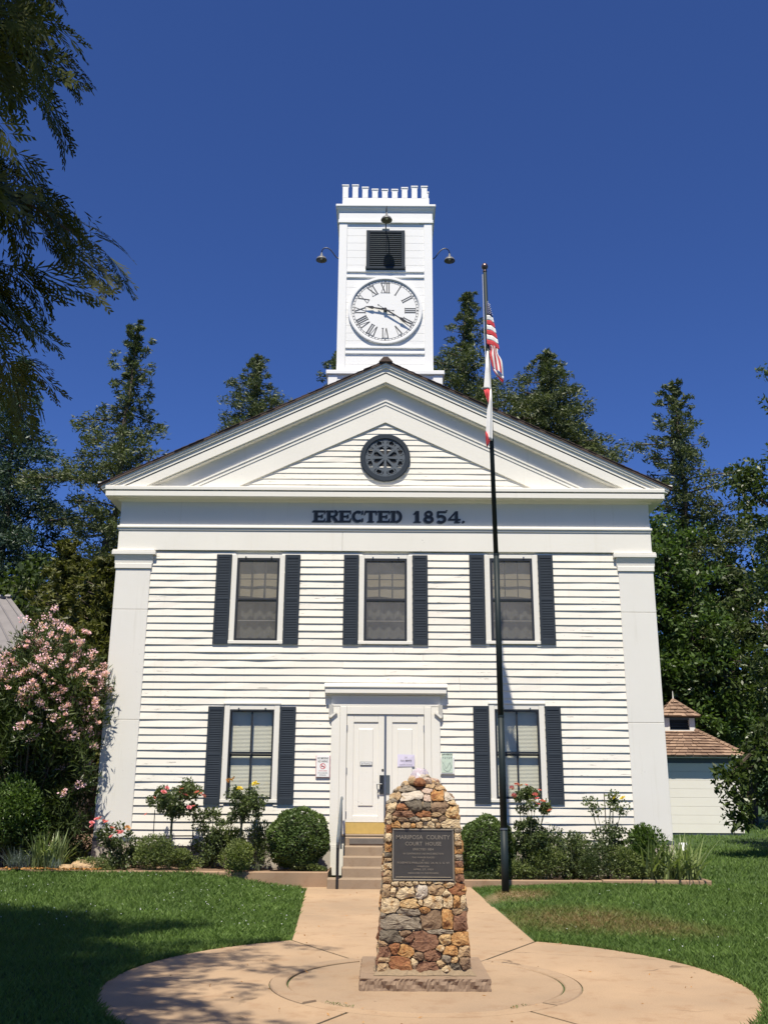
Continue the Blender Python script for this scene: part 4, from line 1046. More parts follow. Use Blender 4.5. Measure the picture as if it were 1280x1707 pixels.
def soil(x0, x1, y0, y1, z, nm):
    nx_, ny_ = 40, 10; r = np.random.RandomState(int(z * 1000) + 5)
    X, Y = np.meshgrid(np.linspace(x0, x1, nx_), np.linspace(y0, y1, ny_)); Z = np.maximum(z, terr(X, Y) + .03) + r.normal(0, .012, X.shape)
    v = np.stack([X, Y, Z], -1).reshape(-1, 3); f_ = [(j * nx_ + i, j * nx_ + i + 1, (j + 1) * nx_ + i + 1, (j + 1) * nx_ + i) for j in range(ny_ - 1) for i in range(nx_ - 1)]
    return tag(link_mesh(nm, v, f_, M['soil'], smooth=True), kind='structure', label='brown soil of the planting bed along the courthouse wall')
soil(-5.6, -.99, 18.6, 19.9, .20, 'bed_soil'); soil(1.06, 5.9, 18.68, 19.9, .075, 'bed_soil')
soil(-10.5, -5.3, 18.35, 29, .255, 'bed_soil')

# ------------------------------------------------------------------ signs on the wall
sg = thing('no_smoking_sign', (-1.185, WY - .03, 1.91), 'white sign reading no smoking no vaping on the wall left of the door', 'sign')
MB().bevbox(-1.326, -1.041, WY - .052, WY - .030, 1.914, 2.345, .01).build('sign_backing', M['sign_pink'], sg)
MB().bevbox(-1.312, -1.055, WY - .058, WY - .0525, 1.928, 2.331, .003).build('sign_plate', M['white'], sg)
sy = WY - .0585
text_on_wall('lettering', 'NO SMOKING', M['ink'], sg, -1.184, 2.288, sy, .215, .042, .001, .015)
text_on_wall('lettering', 'NO VAPING', M['ink'], sg, -1.184, 2.228, sy, .195, .042, .001, .015)
e = MB(); e.ring_y(-1.184, 2.135, [(.044, sy - .001), (.056, sy - .001)], 24); e.stroke((-1.22, 2.17), (-1.148, 2.10), .013, sy, .0015); e.build('prohibition_ring', M['sign_red'], sg)
e = MB(); e.stroke((-1.215, 2.13), (-1.155, 2.13), .014, sy + .0006, .0012); e.build('cigarette_symbol', M['ink'], sg)
for zz, tx, wd in ((2.045, 'WITHIN 20 FEET', .17), (2.005, 'OF ALL BUILDING', .19), (1.965, 'ENTRANCES', .13)): text_on_wall('lettering', tx, M['sign_red'] if zz > 2.03 else M['ink'], sg, -1.184, zz, sy, wd, .019, .001, .01)

av = thing('notice_sign', (1.295, WY - .03, 2.0), 'pale framed notice headed AVISO on the wall right of the door', 'sign')
MB().bevbox(1.162, 1.432, WY - .055, WY - .030, 1.995, 2.33, .008).build('sign_backing', M['white'], av)
MB().bevbox(1.175, 1.40, WY - .062, WY - .0555, 2.02, 2.40, .003).build('sign_plate', M['sign_green'], av)
sy2 = WY - .0625
text_on_wall('lettering', '¡AVISO!', M['ink'], av, 1.287, 2.375, sy2, .20, .038, .001, .02)
e = MB()
rr = np.random.RandomState(2)
for q in range(5):
    e.stroke((1.20 + .04 * q, 2.30 - .01 * (q % 2)), (1.215 + .04 * q, 2.325), .010, sy2 - .0002 * q, .001)
pts = [(1.19, 2.24), (1.23, 2.17), (1.26, 2.10), (1.30, 2.15), (1.34, 2.22), (1.37, 2.14), (1.33, 2.06), (1.27, 2.05), (1.22, 2.09), (1.20, 2.16)]
for q, (a, b) in enumerate(zip(pts[:-1], pts[1:])): e.stroke(a, b, .005, sy2 - .0002 * q, .001)
e.build('map_lines', M['slate_pale'], av)

pn = thing('paper_notice', (.47, DY - .004, 2.13), 'lavender paper notice taped to the right door leaf', 'paper')
MB().add([(.30, DY - .006, 2.135), (.64, DY - .004, 2.14), (.64, DY - .022, 2.365), (.30, DY - .006, 2.375)], [(0, 1, 2, 3)]).build('paper_sheet', M['paper'], pn)
text_on_wall('lettering', 'NO', M['ink'], pn, .47, 2.315, DY - .024, .05, .022, .001); text_on_wall('lettering', 'FULL SERVICE', M['ink'], pn, .47, 2.255, DY - .02, .22, .024, .001, .02)
text_on_wall('lettering', 'PLEASE KNOCK AT SIDE DOOR', M['slate_pale'], pn, .47, 2.175, DY - .0125, .26, .012, .001)
en = thing('entrance_plate', (-.31, DY, 2.14), 'small ENTRANCE plate on the left door leaf', 'sign')
MB().bevbox(-.445, -.205, DY - .012, DY - .001, 2.155, 2.225, .003).build('plate', M['slate_pale'], en)
MB().bevbox(-.437, -.213, DY - .014, DY - .0125, 2.164, 2.216, .0008).build('plate_face', M['white'], en)
text_on_wall('lettering', 'ENTRANCE', M['slate'], en, -.325, 2.19, DY - .0145, .19, .032, .001)

# ------------------------------------------------------------------ stone monument
MX, MYC = .385, 9.80
mon = thing('stone_monument', (MX, MYC, 0), 'rough fieldstone monument with bronze plaque and crystal top in the round paving', 'monument')
def halfw(z): return np.interp(z, [.1, 1.54], [.42, .335])
def faceY(z): return np.interp(z, [.1, 1.54], [9.385, 9.455])
def dome_half(z): return np.interp(z, [1.50, 1.54, 1.62, 1.70, 1.76, 1.82], [.335, .33, .285, .215, .14, .06])
# base slab, rough faced
r = np.random.RandomState(5); bs = MB(); nb_ = 70
bx0, bx1, by0, by1 = -.188, .962, 9.215, 10.38
ring_pts = [(bx0 + (bx1 - bx0) * i / nb_, by0) for i in range(nb_)] + [(bx1, by0 + (by1 - by0) * i / nb_) for i in range(nb_)] + [(bx1 - (bx1 - bx0) * i / nb_, by1) for i in range(nb_)] + [(bx0, by1 - (by1 - by0) * i / nb_) for i in range(nb_)]
lv = [-.02, .02, .05, .08, .1]; n = len(ring_pts)
for li, zz in enumerate(lv):
    for x, y in ring_pts:
        j = r.normal(0, .0035, 3) + .006 * np.array([0, math.sin(x * 41 + 9 * zz * li) + math.sin(x * 17 + li * 1.3), 0]) + .006 * np.array([math.sin(y * 37 + li) , 0, 0]) if li < 4 else r.normal(0, .002, 3)
        bs.v.append((x + j[0], y + j[1], zz + (j[2] * .4 if 0 < li < 4 else 0)))
for li in range(len(lv) - 1):
    for i in range(n): bs.f.append((li * n + i, li * n + (i + 1) % n, (li + 1) * n + (i + 1) % n, (li + 1) * n + i))
bs.f.append(tuple((len(lv) - 1) * n + i for i in range(n)))
bs.build('base_slab', M['base_stone'], mon)
# mortar bed under the stones
mo = MB(); ins = .03
def mring(z, hw, yfr, ybk, c=MX): return [(c - hw, yfr, z), (c + hw, yfr, z), (c + hw, ybk, z), (c - hw, ybk, z)]
lev = []
for zz in (.095, .5, 1.0, 1.54): lev.append(mring(zz, halfw(zz) - ins, faceY(zz) + ins, 2 * MYC - faceY(zz) - ins))
for zz in (1.62, 1.70, 1.76, 1.82):
    h = dome_half(zz) - .02; lev.append(mring(zz, max(h, .03), MYC - max(h, .03), MYC + max(h, .03)))
for L_ in lev: mo.v += L_
for i in range(len(lev) - 1):
    for q in range(4): mo.f.append((i * 4 + q, i * 4 + (q + 1) % 4, i * 4 + 4 + (q + 1) % 4, i * 4 + 4 + q))
mo.f.append(tuple(len(mo.v) - 4 + q for q in range(4)))
mo.build('mortar_core', M['mortar'], mon)
fil = MB()
for i in range(60):
    t = i / 60 * 4; sd = int(t); u = t - sd; hw = .455
    cxy = [(-hw + 2 * hw * u, -hw), (hw, -hw + 2 * hw * u), (hw - 2 * hw * u, hw), (-hw, hw - 2 * hw * u)][sd]
    fil.v.append((MX + cxy[0] + r.normal(0, .01), MYC + cxy[1] + r.normal(0, .01), .104)); fil.v.append((MX + cxy[0] * .88, MYC + cxy[1] * .88, .16 + r.normal(0, .01)))
for i in range(60): a, b = 2 * i, 2 * ((i + 1) % 60); fil.f.append((a, b, b + 1, a + 1))
fil.build('mortar_fillet', M['mortar'], mon)

FR = "0.278,1.641,0.09,0.04,w;0.428,1.62,0.03,0.036,p;0.526,1.632,0.063,0.043,o;0.623,1.632,0.038,0.033,w;0.233,1.702,0.075,0.033,g;0.354,1.753,0.049,0.044,r;0.128,1.644,0.045,0.032,t;0.083,1.6,0.038,0.026,g;0.667,1.575,0.041,0.018,c;0.444,1.732,0.038,0.026,t;0.429,1.682,0.037,0.028,p;0.541,1.711,0.023,0.022,t;0.181,1.731,0.026,0.018,t;0.241,1.756,0.03,0.022,t;0.08,1.536,0.041,0.047,c;0.188,1.526,0.049,0.025,r;0.312,1.552,0.067,0.043,d;0.42,1.545,0.041,0.036,d;0.54,1.535,0.078,0.047,b;0.659,1.489,0.052,0.054,y;0.058,1.436,0.034,0.046,c;0.196,1.473,0.082,0.028,m;0.39,1.474,0.056,0.025,r;0.517,1.471,0.041,0.021,t;0.114,1.433,0.026,0.021,t;0.188,1.426,0.038,0.018,b;0.308,1.427,0.033,0.018,g;0.412,1.428,0.033,0.014,c;0.494,1.417,0.026,0.018,c;0.561,1.432,0.037,0.028,b;0.129,1.373,0.037,0.032,o;0.218,1.366,0.037,0.021,t;0.289,1.363,0.018,0.018,o;0.352,1.367,0.026,0.025,t;0.438,1.375,0.041,0.028,c;0.527,1.372,0.022,0.021,t;0.635,1.39,0.082,0.039,c;0.047,1.341,0.037,0.035,r;0.048,1.263,0.035,0.035,c;0.052,1.176,0.035,0.038,o;0.048,1.109,0.037,0.021,d;0.049,1.068,0.033,0.017,t;0.045,1.016,0.041,0.038,c;0.049,0.953,0.037,0.038,t;0.701,1.327,0.03,0.017,g;0.704,1.27,0.033,0.032,c;0.707,1.214,0.033,0.018,t;0.709,1.158,0.037,0.028,o;0.705,1.089,0.033,0.021,g;0.707,1.033,0.034,0.024,m;0.71,0.978,0.037,0.024,o;0.713,0.916,0.04,0.028,m;0.039,0.895,0.045,0.032,t;0.13,0.866,0.032,0.023,c;0.187,0.862,0.028,0.023,c;0.252,0.862,0.033,0.023,c;0.312,0.87,0.025,0.02,c;0.373,0.875,0.032,0.017,c;0.436,0.875,0.025,0.015,c;0.51,0.872,0.053,0.015,c;0.624,0.861,0.045,0.023,c;0.032,0.804,0.045,0.053,t;0.105,0.793,0.029,0.034,c;0.22,0.786,0.085,0.049,c;0.362,0.798,0.058,0.057,w;0.489,0.814,0.061,0.05,t;0.591,0.773,0.028,0.023,c;0.71,0.815,0.061,0.046,r;0.057,0.679,0.077,0.056,c;0.264,0.691,0.069,0.046,y;0.354,0.703,0.024,0.023,c;0.468,0.711,0.085,0.05,c;0.606,0.716,0.049,0.045,c;0.688,0.716,0.032,0.046,o;0.749,0.717,0.032,0.045,c;0.256,0.619,0.089,0.03,g;0.167,0.536,0.178,0.056,g;0.394,0.635,0.045,0.027,o;0.454,0.553,0.089,0.067,b;0.596,0.561,0.045,0.068,o;0.725,0.539,0.057,0.068,m;0.694,0.626,0.037,0.022,t;0.005,0.588,0.032,0.022,g;0.07,0.42,0.093,0.044,d;0.215,0.439,0.049,0.026,b;0.376,0.373,0.121,0.067,m;0.264,0.402,0.04,0.037,m;0.522,0.456,0.089,0.018,g;0.57,0.4,0.048,0.037,y;0.727,0.401,0.073,0.052,o;0.006,0.36,0.04,0.026,t;0.019,0.29,0.048,0.037,m;0.119,0.32,0.04,0.033,r;0.227,0.298,0.061,0.041,o;0.529,0.322,0.032,0.022,c;0.633,0.301,0.056,0.033,o;0.75,0.301,0.052,0.041,t;0.336,0.255,0.04,0.029,b;0.456,0.263,0.06,0.04,m;0.019,0.223,0.048,0.019,t;0.015,0.161,0.048,0.037,t;0.171,0.177,0.096,0.055,r;0.299,0.192,0.032,0.037,c;0.415,0.167,0.1,0.037,m;0.536,0.19,0.036,0.029,t;0.584,0.234,0.036,0.026,g;0.656,0.227,0.024,0.026,y;0.575,0.16,0.032,0.022,c;0.671,0.168,0.036,0.03,d;0.76,0.206,0.048,0.04,b"
front = []
for e in FR.split(';'):
    a = e.split(','); front.append((*map(float, a[:4]), a[4]))

def stones_on_face(sites, to3d, outward, clip, rng, gap=.003, proud=(.012, .032)):
    """sites: (u, v, half w, half h, colour). Each stone is the star-shaped cell of its site, roughened, raised off the mortar."""
    A = np.array([s[:4] for s in sites])
    nd = 20
    for i, (u, v, w, h, col) in enumerate(sites):
        rad = []; ph_ = rng.uniform(0, 6, 3)
        for kq in range(nd):
            t = 2 * PI * kq / nd + rng.uniform(-.08, .08); d = np.array([math.cos(t) * w, math.sin(t) * h]); lo_, hi_ = 0, 1.75
            for _ in range(11):
                m_ = (lo_ + hi_) / 2; p = np.array([u, v]) + d * m_
                q = (((A[:, 0] - p[0]) / A[:, 2]) ** 2 + ((A[:, 1] - p[1]) / A[:, 3]) ** 2); q[i] = 1e9
                if m_ * m_ < q.min() and clip(p): lo_ = m_
                else: hi_ = m_
            rad.append((lo_, t))
        P = []
        for lo_, t in rad:
            d = np.array([math.cos(t) * w, math.sin(t) * h]); L_ = np.linalg.norm(d) * lo_
            wob_ = 1 + .035 * math.sin(3 * t + ph_[0]) + .03 * math.sin(5 * t + ph_[1]) + rng.normal(0, .045)
            k_ = min(.995, max(.25, (L_ - gap * rng.uniform(.3, 1.6)) / max(L_, 1e-5)) * min(wob_, 1.03)); P.append(np.array([u, v]) + d * lo_ * k_)
        P = np.array(P); cen = P.mean(0); pr = rng.uniform(*proud); ext = np.abs(P - cen).max()
        # broken faces: the surface is the lowest of several tilted planes
        pl_ = [(pr * rng.uniform(.9, 1.15), rng.normal(0, .10, 2))] + [(pr * rng.uniform(.95, 1.5), np.array([math.cos(a_), math.sin(a_)]) * rng.uniform(.2, .75)) for a_ in rng.uniform(0, 2 * PI, 5)]
        V, F = [], []; hs = lambda q: min(c0 + (q - cen) @ g_ for c0, g_ in pl_)
        for sc_, kh in ((1.0, None), (1.0, .30), (.93, .80), (.70, 1), (.38, 1)):
            for p in P:
                q = cen + (p - cen) * sc_ + rng.normal(0, .0016, 2) * (sc_ < .99)
                V.append(to3d(q[0], q[1], -.03 if kh is None else max(hs(q), .004) * kh + rng.normal(0, .0022)))
        V.append(to3d(cen[0], cen[1], hs(cen)))
        for l_ in range(4):
            for kq in range(nd):
                k2 = (kq + 1) % nd; F.append((l_ * nd + kq, l_ * nd + k2, (l_ + 1) * nd + k2, (l_ + 1) * nd + kq))
        for kq in range(nd): F.append((4 * nd + kq, 4 * nd + (kq + 1) % nd, 5 * nd))
        if outward < 0: F = [f_[::-1] for f_ in F]
        link_mesh('stone', V, F, ST[col], mon)
PLQ = (.097, .668, .888, 1.342)
def front3d(u, v, h):
    if v <= 1.54: y = faceY(v)
    else: y = faceY(1.54) + np.interp(v, [1.54, 1.62, 1.70, 1.76, 1.82], [0, .05, .12, .20, .29])
    return (u, y - h, v)
def clip_front(p):
    x, z_ = p
    if z_ < .085: return False
    if PLQ[0] - .006 < x < PLQ[1] + .006 and PLQ[2] - .004 < z_ < PLQ[3] + .004: return False
    hw = halfw(z_) if z_ < 1.54 else dome_half(z_)
    return abs(x - MX) < hw + .004
rs = np.random.RandomState(11)
stones_on_face(front, front3d, 1, clip_front, rs)
def random_sites(u0, u1, v0, v1, n, rng):
    out = []; tries = 0
    while len(out) < n and tries < 6000:
        tries += 1; w = rng.uniform(.028, .10); h = w * rng.uniform(.45, .85); u = rng.uniform(u0, u1); v = rng.uniform(v0, v1)
        if all(((u - o[0]) / (w + o[2])) ** 2 + ((v - o[1]) / (h + o[3])) ** 2 > .52 for o in out): out.append((u, v, w, h, 'cctyortmbgd'[rng.randint(11)]))
    return out
clip_side = lambda p: p[1] > .085 and p[1] < 1.56 and abs(p[0]) < halfw(p[1]) - .0
stones_on_face(random_sites(-.4, .4, .1, 1.54, 62, rs), lambda u, v, h: (MX - halfw(v) - h, MYC - u, v), 1, clip_side, rs, proud=(.008, .022))
stones_on_face(random_sites(-.4, .4, .1, 1.54, 46, rs), lambda u, v, h: (MX + halfw(v) + h, MYC + u, v), 1, clip_side, rs, proud=(.008, .022))
stones_on_face(random_sites(-.4, .4, .1, 1.54, 40, rs), lambda u, v, h: (MX - u, 2 * MYC - faceY(v) + h, v), 1, clip_side, rs)

def rock_mesh(rng, sub=1, sharp=.25):
    t = (1 + 5 ** .5) / 2
    V = [(-1, t, 0), (1, t, 0), (-1, -t, 0), (1, -t, 0), (0, -1, t), (0, 1, t), (0, -1, -t), (0, 1, -t), (t, 0, -1), (t, 0, 1), (-t, 0, -1), (-t, 0, 1)]
    F = [(0, 11, 5), (0, 5, 1), (0, 1, 7), (0, 7, 10), (0, 10, 11), (1, 5, 9), (5, 11, 4), (11, 10, 2), (10, 7, 6), (7, 1, 8), (3, 9, 4), (3, 4, 2), (3, 2, 6), (3, 6, 8), (3, 8, 9), (4, 9, 5), (2, 4, 11), (6, 2, 10), (8, 6, 7), (9, 8, 1)]
    V = [Vector(v).normalized() for v in V]
    for _ in range(sub):
        c_, F2 = {}, []
        def mid_(a, b):
            k_ = (min(a, b), max(a, b))
            if k_ not in c_: V.append(((V[a] + V[b]) / 2).normalized()); c_[k_] = len(V) - 1
            return c_[k_]
        for a, b, c in F: ab, bc, ca_ = mid_(a, b), mid_(b, c), mid_(c, a); F2 += [(a, ab, ca_), (b, bc, ab), (c, ca_, bc), (ab, bc, ca_)]
        F = F2
    A = np.array([v[:] for v in V])
    for _ in range(7):
        nrm = rng.normal(size=3); nrm /= np.linalg.norm(nrm); d = rng.uniform(.55, .9); dist = A @ nrm - d; A = A - np.outer(np.maximum(dist, 0) * .85, nrm)
    A *= 1 + rng.normal(0, sharp * .12, (len(A), 1))
    return A, F
def rock(name, c, s, col, parent, rng, sub=1, rz=0):
    A, F = rock_mesh(rng, sub); A = A * np.array(s); ca, sa = math.cos(rz), math.sin(rz)
    A = np.stack([A[:, 0] * ca - A[:, 1] * sa, A[:, 0] * sa + A[:, 1] * ca, A[:, 2]], 1) + np.array(c)
    return link_mesh(name, A, F, col, parent)
# cobbles piled on the domed top (front ones are set above; these fill the crown, sides and back)
for i in range(96):
    zz = rs.uniform(1.55, 1.80); hw = float(dome_half(zz)); a = rs.uniform(0, 2 * PI)
    q = max(abs(math.cos(a)), abs(math.sin(a))) ** .5; x, y = MX + math.cos(a) * hw / q * .97, MYC + math.sin(a) * hw / q * .97
    if y < MYC - .05 and zz < 1.74 and abs(x - MX) < hw * .8: continue
    s_ = rs.uniform(.026, .05); rock('stone', (x, y, zz), (s_ * 1.25, s_ * 1.1, s_ * .8), ST['ctyorgbpw'[rs.randint(9)]], mon, rs, 1, rs.uniform(0, 3))
for x, y, zz, s_, c_ in ((.30, 9.62, 1.775, .05, 't'), (.36, 9.60, 1.755, .062, 'r'), (.29, 9.66, 1.79, .045, 'p'), (.44, 9.64, 1.77, .05, 'p'), (.48, 9.68, 1.75, .045, 'c'), (.39, 9.64, 1.80, .045, 'w'), (.24, 9.64, 1.74, .04, 't'), (.52, 9.66, 1.72, .04, 'g'), (.43, 9.70, 1.81, .04, 'w'), (.33, 9.72, 1.82, .042, 'w')):
    rock('stone', (x, y, zz), (s_ * 1.1, s_, s_ * .85), ST[c_], mon, rs, 1, rs.uniform(0, 3))
# the crystal
A, F = rock_mesh(np.random.RandomState(21), 2, .5)
A[:, 2] = np.where(A[:, 2] > 0, A[:, 2] * 1.25, A[:, 2]); A[:, :2] *= (1 - .35 * np.clip(A[:, 2:3], 0, 1))
link_mesh('crystal', A * np.array((.105, .09, .10)) + np.array((.372, 9.72, 1.80)), F, M['crystal'], mon)
# small chinking pebbles in the joints, front and left side
pe = MB()
for i in range(520):
    side = rs.rand() < .2; zz = rs.uniform(.1, 1.52); s_ = rs.uniform(.005, .013)
    if side: c_ = (MX - halfw(zz) + .006, MYC + rs.uniform(-.38, .38), zz)
    else:
        x = MX + rs.uniform(-1, 1) * halfw(zz)
        if PLQ[0] - .02 < x < PLQ[1] + .02 and PLQ[2] - .02 < zz < PLQ[3] + .02: continue
        c_ = (x, faceY(zz) + .006, zz)
    A, F = rock_mesh(rs, 0); pe.add(A * s_ + np.array(c_), F)
tag(pe.build('chinking_pebbles', ST['c'], mon), kind='stuff')
# plaque
pl = part('plaque', mon); py0 = 9.375
def plq(x, z_, d): return (x, np.interp(z_, [.888, 1.342], [faceY(.888), faceY(1.342)]) - d, z_)
mb = MB()
for (x0, x1, z0, z1, d0, d1) in ((PLQ[0], PLQ[1], PLQ[2], PLQ[3], -.02, .012),):
    mb.add([plq(x0, z0, d1), plq(x1, z0, d1), plq(x1, z1, d1), plq(x0, z1, d1), plq(x0, z0, d0), plq(x1, z0, d0), plq(x1, z1, d0), plq(x0, z1, d0)], [(0, 1, 2, 3), (0, 4, 5, 1), (1, 5, 6, 2), (2, 6, 7, 3), (3, 7, 4, 0)])
mb.build('plaque_plate', M['bronze'], pl)
mb = MB(); bw = .014
for x0, x1, z0, z1 in ((PLQ[0], PLQ[1], PLQ[2], PLQ[2] + bw), (PLQ[0], PLQ[1], PLQ[3] - bw, PLQ[3]), (PLQ[0], PLQ[0] + bw, PLQ[2] + bw, PLQ[3] - bw), (PLQ[1] - bw, PLQ[1], PLQ[2] + bw, PLQ[3] - bw), (PLQ[0] + .03, PLQ[1] - .03, PLQ[2] + .028, PLQ[2] + .034)):
    b = .003; mb.add([plq(x0 + b, z0 + b, .019), plq(x1 - b, z0 + b, .019), plq(x1 - b, z1 - b, .019), plq(x0 + b, z1 - b, .019), plq(x0, z0, .0121), plq(x1, z0, .0121), plq(x1, z1, .0121), plq(x0, z1, .0121)], [(0, 1, 2, 3), (0, 4, 5, 1), (1, 5, 6, 2), (2, 6, 7, 3), (3, 7, 4, 0)])
mb.build('plaque_border', M['bronze_pale'], pl)
for tx, zz, wd, hh in (('MARIPOSA  COUNTY', 1.268, .50, .038), ('COURT  HOUSE', 1.211, .335, .034), ('ERECTED 1854', 1.162, .19, .019), ('IN CONTINUOUS USE SINCE ERECTION', 1.124, .37, .015), ('THIS MARKER PLACED', 1.091, .21, .014), ('BY', 1.066, .018, .012),
                       ('YOSEMITE PARLOR NO. 24, N. S. G. W.', 1.043, .49, .019), ('MARIPOSA', 1.013, .11, .014), ('APRIL 27, 1929', .986, .185, .017), ('DEDICATED TO THE PIONEERS', .955, .28, .014)):
    yb = plq(0, zz, .0125)[1]
    o = text_on_wall('plaque_lettering', tx, M['bronze_pale'], pl, .383, zz, yb, wd, hh, .004, .008)
    tag(o, kind='stuff')

# ------------------------------------------------------------------ flagpole and flags
PX, PY = 2.162, 17.95
fp = thing('flagpole', (PX, PY, 0), 'tall dark metal flagpole with bronze ball on the lawn right of the walk', 'flagpole')
pr_ = [(-.1, .068), (1.02, .068)]
MB().tube([(PX, PY, -.1), (PX, PY, 1.03)], [.066, .066], 14).build('pole_section', M['pole'], fp, True)
MB().tube([(PX, PY, 1.02), (PX, PY, 1.05)], [.072, .072], 14).build('collar', M['steel'], fp)
MB().tube([(PX, PY, 1.04), (PX, PY, 3.0)], [.062, .060], 14).build('pole_section', M['pole'], fp, True)
MB().tube([(PX, PY, 3.0), (PX, PY, 6.05)], [.055, .053], 14).build('pole_section', M['pole'], fp, True)
MB().tube([(PX - .005, PY, 6.05), (PX - .075, PY, 12.18)], [.047, .038], 14).build('pole_section', M['pole'], fp, True)
for zz, rr_ in ((3.0, .064), (6.05, .057)): MB().tube([(PX, PY, zz - .02), (PX, PY, zz + .02)], rr_, 14).build('collar', M['pole'], fp)
MB().lathe([(.0001, .14), (.04, .13), (.066, .09), (.072, .06), (.066, .03), (.04, -.005), (.03, -.03), (.045, -.04), (.045, -.06), (.0001, -.06)], (PX - .077, PY, 12.22), 18).build('finial_ball', M['pole_ball'], fp, True)
hl = MB(); hl.tube([(PX - .125, PY, 12.1), (PX - .125, PY - .01, 11.0), (PX - .10, PY - .01, 9.4), (PX - .04, PY + .065, 8.4), (PX - .01, PY + .075, 1.5)], .0055, 5); hl.tube([(PX - .04, PY - .05, 11.45), (PX - .02, PY - .055, 9.3), (PX + .0, PY + .07, 8.0), (PX + .012, PY + .075, 1.5)], .0045, 5); hl.build('halyard', M['rope'], fp)
MB().box(PX - .03, PX + .03, PY + .06, PY + .09, 1.42, 1.52).build('cleat', M['steel'], fp)

def cloth(name, levels, mat, parent, y, dep=.05, n=10, seed=0, waves=1.3):
    """band of hanging cloth between successive levels (xl,zl,xr,zr); folds run down the cloth; closed, thin"""
    r_ = np.random.RandomState(seed); V, F = [], []; m_ = len(levels)
    for li, (xl, zl, xr, zr) in enumerate(levels):
        for side in (0, 1):
            for i in range(n + 1):
                t = i / n; bul = math.sin(PI * t) * dep
                fold = .010 * math.sin(waves * 2 * PI * t + .12 * li + seed)
                V.append((xl + (xr - xl) * t, y - bul * (.6 if side == 0 else -.35) + fold, zl + (zr - zl) * t))
    st = 2 * (n + 1)
    for li in range(m_ - 1):
        for i in range(n):
            a = li * st + i; F.append((a, a + st, a + st + 1, a + 1)); b = li * st + n + 1 + i; F.append((b, b + 1, b + 1 + st, b + st))
    F += [tuple(range(n + 1)) + tuple(range(2 * n + 1, n, -1)), tuple((m_ - 1) * st + i for i in range(n, -1, -1)) + tuple((m_ - 1) * st + n + 1 + i for i in range(n + 1))]
    return link_mesh(name, V, F, mat, parent, True)
us = thing('american_flag', (2.10, 17.85, 11.42), 'limp stars and stripes flag hanging from the upper part of the flagpole', 'flag')
FY = 17.87
def lv(t):            # upper section, hoist at left
    return (2.105 - .025 * t, 11.40 - .94 * t, 2.145 + .19 * t ** .8, 11.36 - 1.03 * t)
def rngl(a, b, k=4): return [lv(a + (b - a) * i / k) for i in range(k + 1)]
cloth('canton', rngl(0, .30), M['blue_cloth'], us, FY, .04, seed=0)
sb = MB(); rq = np.random.RandomState(8)
for t in np.linspace(.05, .28, 6):
    xl, zl, xr, zr = lv(t)
    for u_ in (.2, .5, .8):
        u2 = u_ + rq.uniform(-.1, .1); x_, z_ = xl + (xr - xl) * u2, zl + (zr - zl) * u2; yy = FY - .058 - .012
        for e in range(5):
            a = e * 2 * PI / 5; sb.stroke((x_, z_), (x_ + .010 * math.sin(a), z_ + .010 * math.cos(a)), .006, yy - .0003 * e, .001, .001)
tag(sb.build('stars', M['white_cloth'], us), kind='stuff')
ts = np.linspace(.30, 1.0, 7)
for i in range(6): cloth('stripe', rngl(ts[i], ts[i + 1]), M['white_cloth'] if i % 2 == 0 else M['red_cloth'], us, FY, .045, seed=1)
# lower folded-over section: stripes run down the cloth
def low(u, s): # u across 0..1, s down 0..1
    xl = 2.09 + .075 * s; xr = 2.315 + .085 * s + .02 * math.sin(PI * s); zl = 10.45 - .50 * s; zr = 10.34 - .60 * s
    pinch = 1 - .42 * math.exp(-((s - .18) / .16) ** 2)
    m_ = (xl + xr) / 2; x_ = m_ + (xl + (xr - xl) * u - m_) * pinch
    return (x_, zl + (zr - zl) * u - .0)
for i in range(6):
    V, F = [], []; n = 9
    for e in range(n + 1):
        s_ = e / n
        for side in (0, 1):
            for u_ in (i / 6, (i + .5) / 6, (i + 1) / 6):
                x_, z_ = low(u_, s_); V.append((x_, FY - .02 - .035 * math.sin(PI * u_) + .018 * math.sin(u_ * 9 + s_ * 5) + side * .006, z_))
    for e in range(n):
        a = e * 6
        for q in (0, 1): F.append((a + q, a + q + 6, a + q + 7, a + q + 1)); F.append((a + 3 + q, a + 4 + q, a + 10 + q, a + 9 + q))
        F += [(a, a + 3, a + 9, a + 6), (a + 2, a + 8, a + 11, a + 5)]
    link_mesh('stripe', V, F, M['red_cloth'] if i % 2 == 0 else M['white_cloth'], us, True)
cloth('stripe', [(2.165, 9.95, 2.40, 9.73), (2.19, 9.88, 2.40, 9.70), (2.24, 9.78, 2.395, 9.66)], M['white_cloth'], us, FY - .005, .03, seed=3)
cloth('stripe', [(2.163, 9.95, 2.24, 9.779), (2.19, 9.86, 2.30, 9.70), (2.33, 9.63, 2.395, 9.655), (2.37, 9.585, 2.385, 9.60)], M['red_cloth'], us, FY - .02, .03, seed=4)
caf = thing('california_flag', (2.06, 17.85, 10.28), 'limp white flag with red lower stripe hanging below the striped flag', 'flag')
cloth('white_field', [(2.068, 10.28, 2.10, 10.27), (2.03, 9.9, 2.12, 9.85), (1.99, 9.50, 2.135, 9.47), (1.985, 9.46, 2.14, 9.45)], M['white_cloth'], caf, FY - .03, .05, seed=5)
cloth('red_stripe', [(1.986, 9.458, 2.139, 9.449), (2.01, 9.34, 2.13, 9.33), (2.06, 9.19, 2.09, 9.18), (2.07, 9.13, 2.08, 9.13)], M['red_cloth'], caf, FY - .025, .04, seed=6)
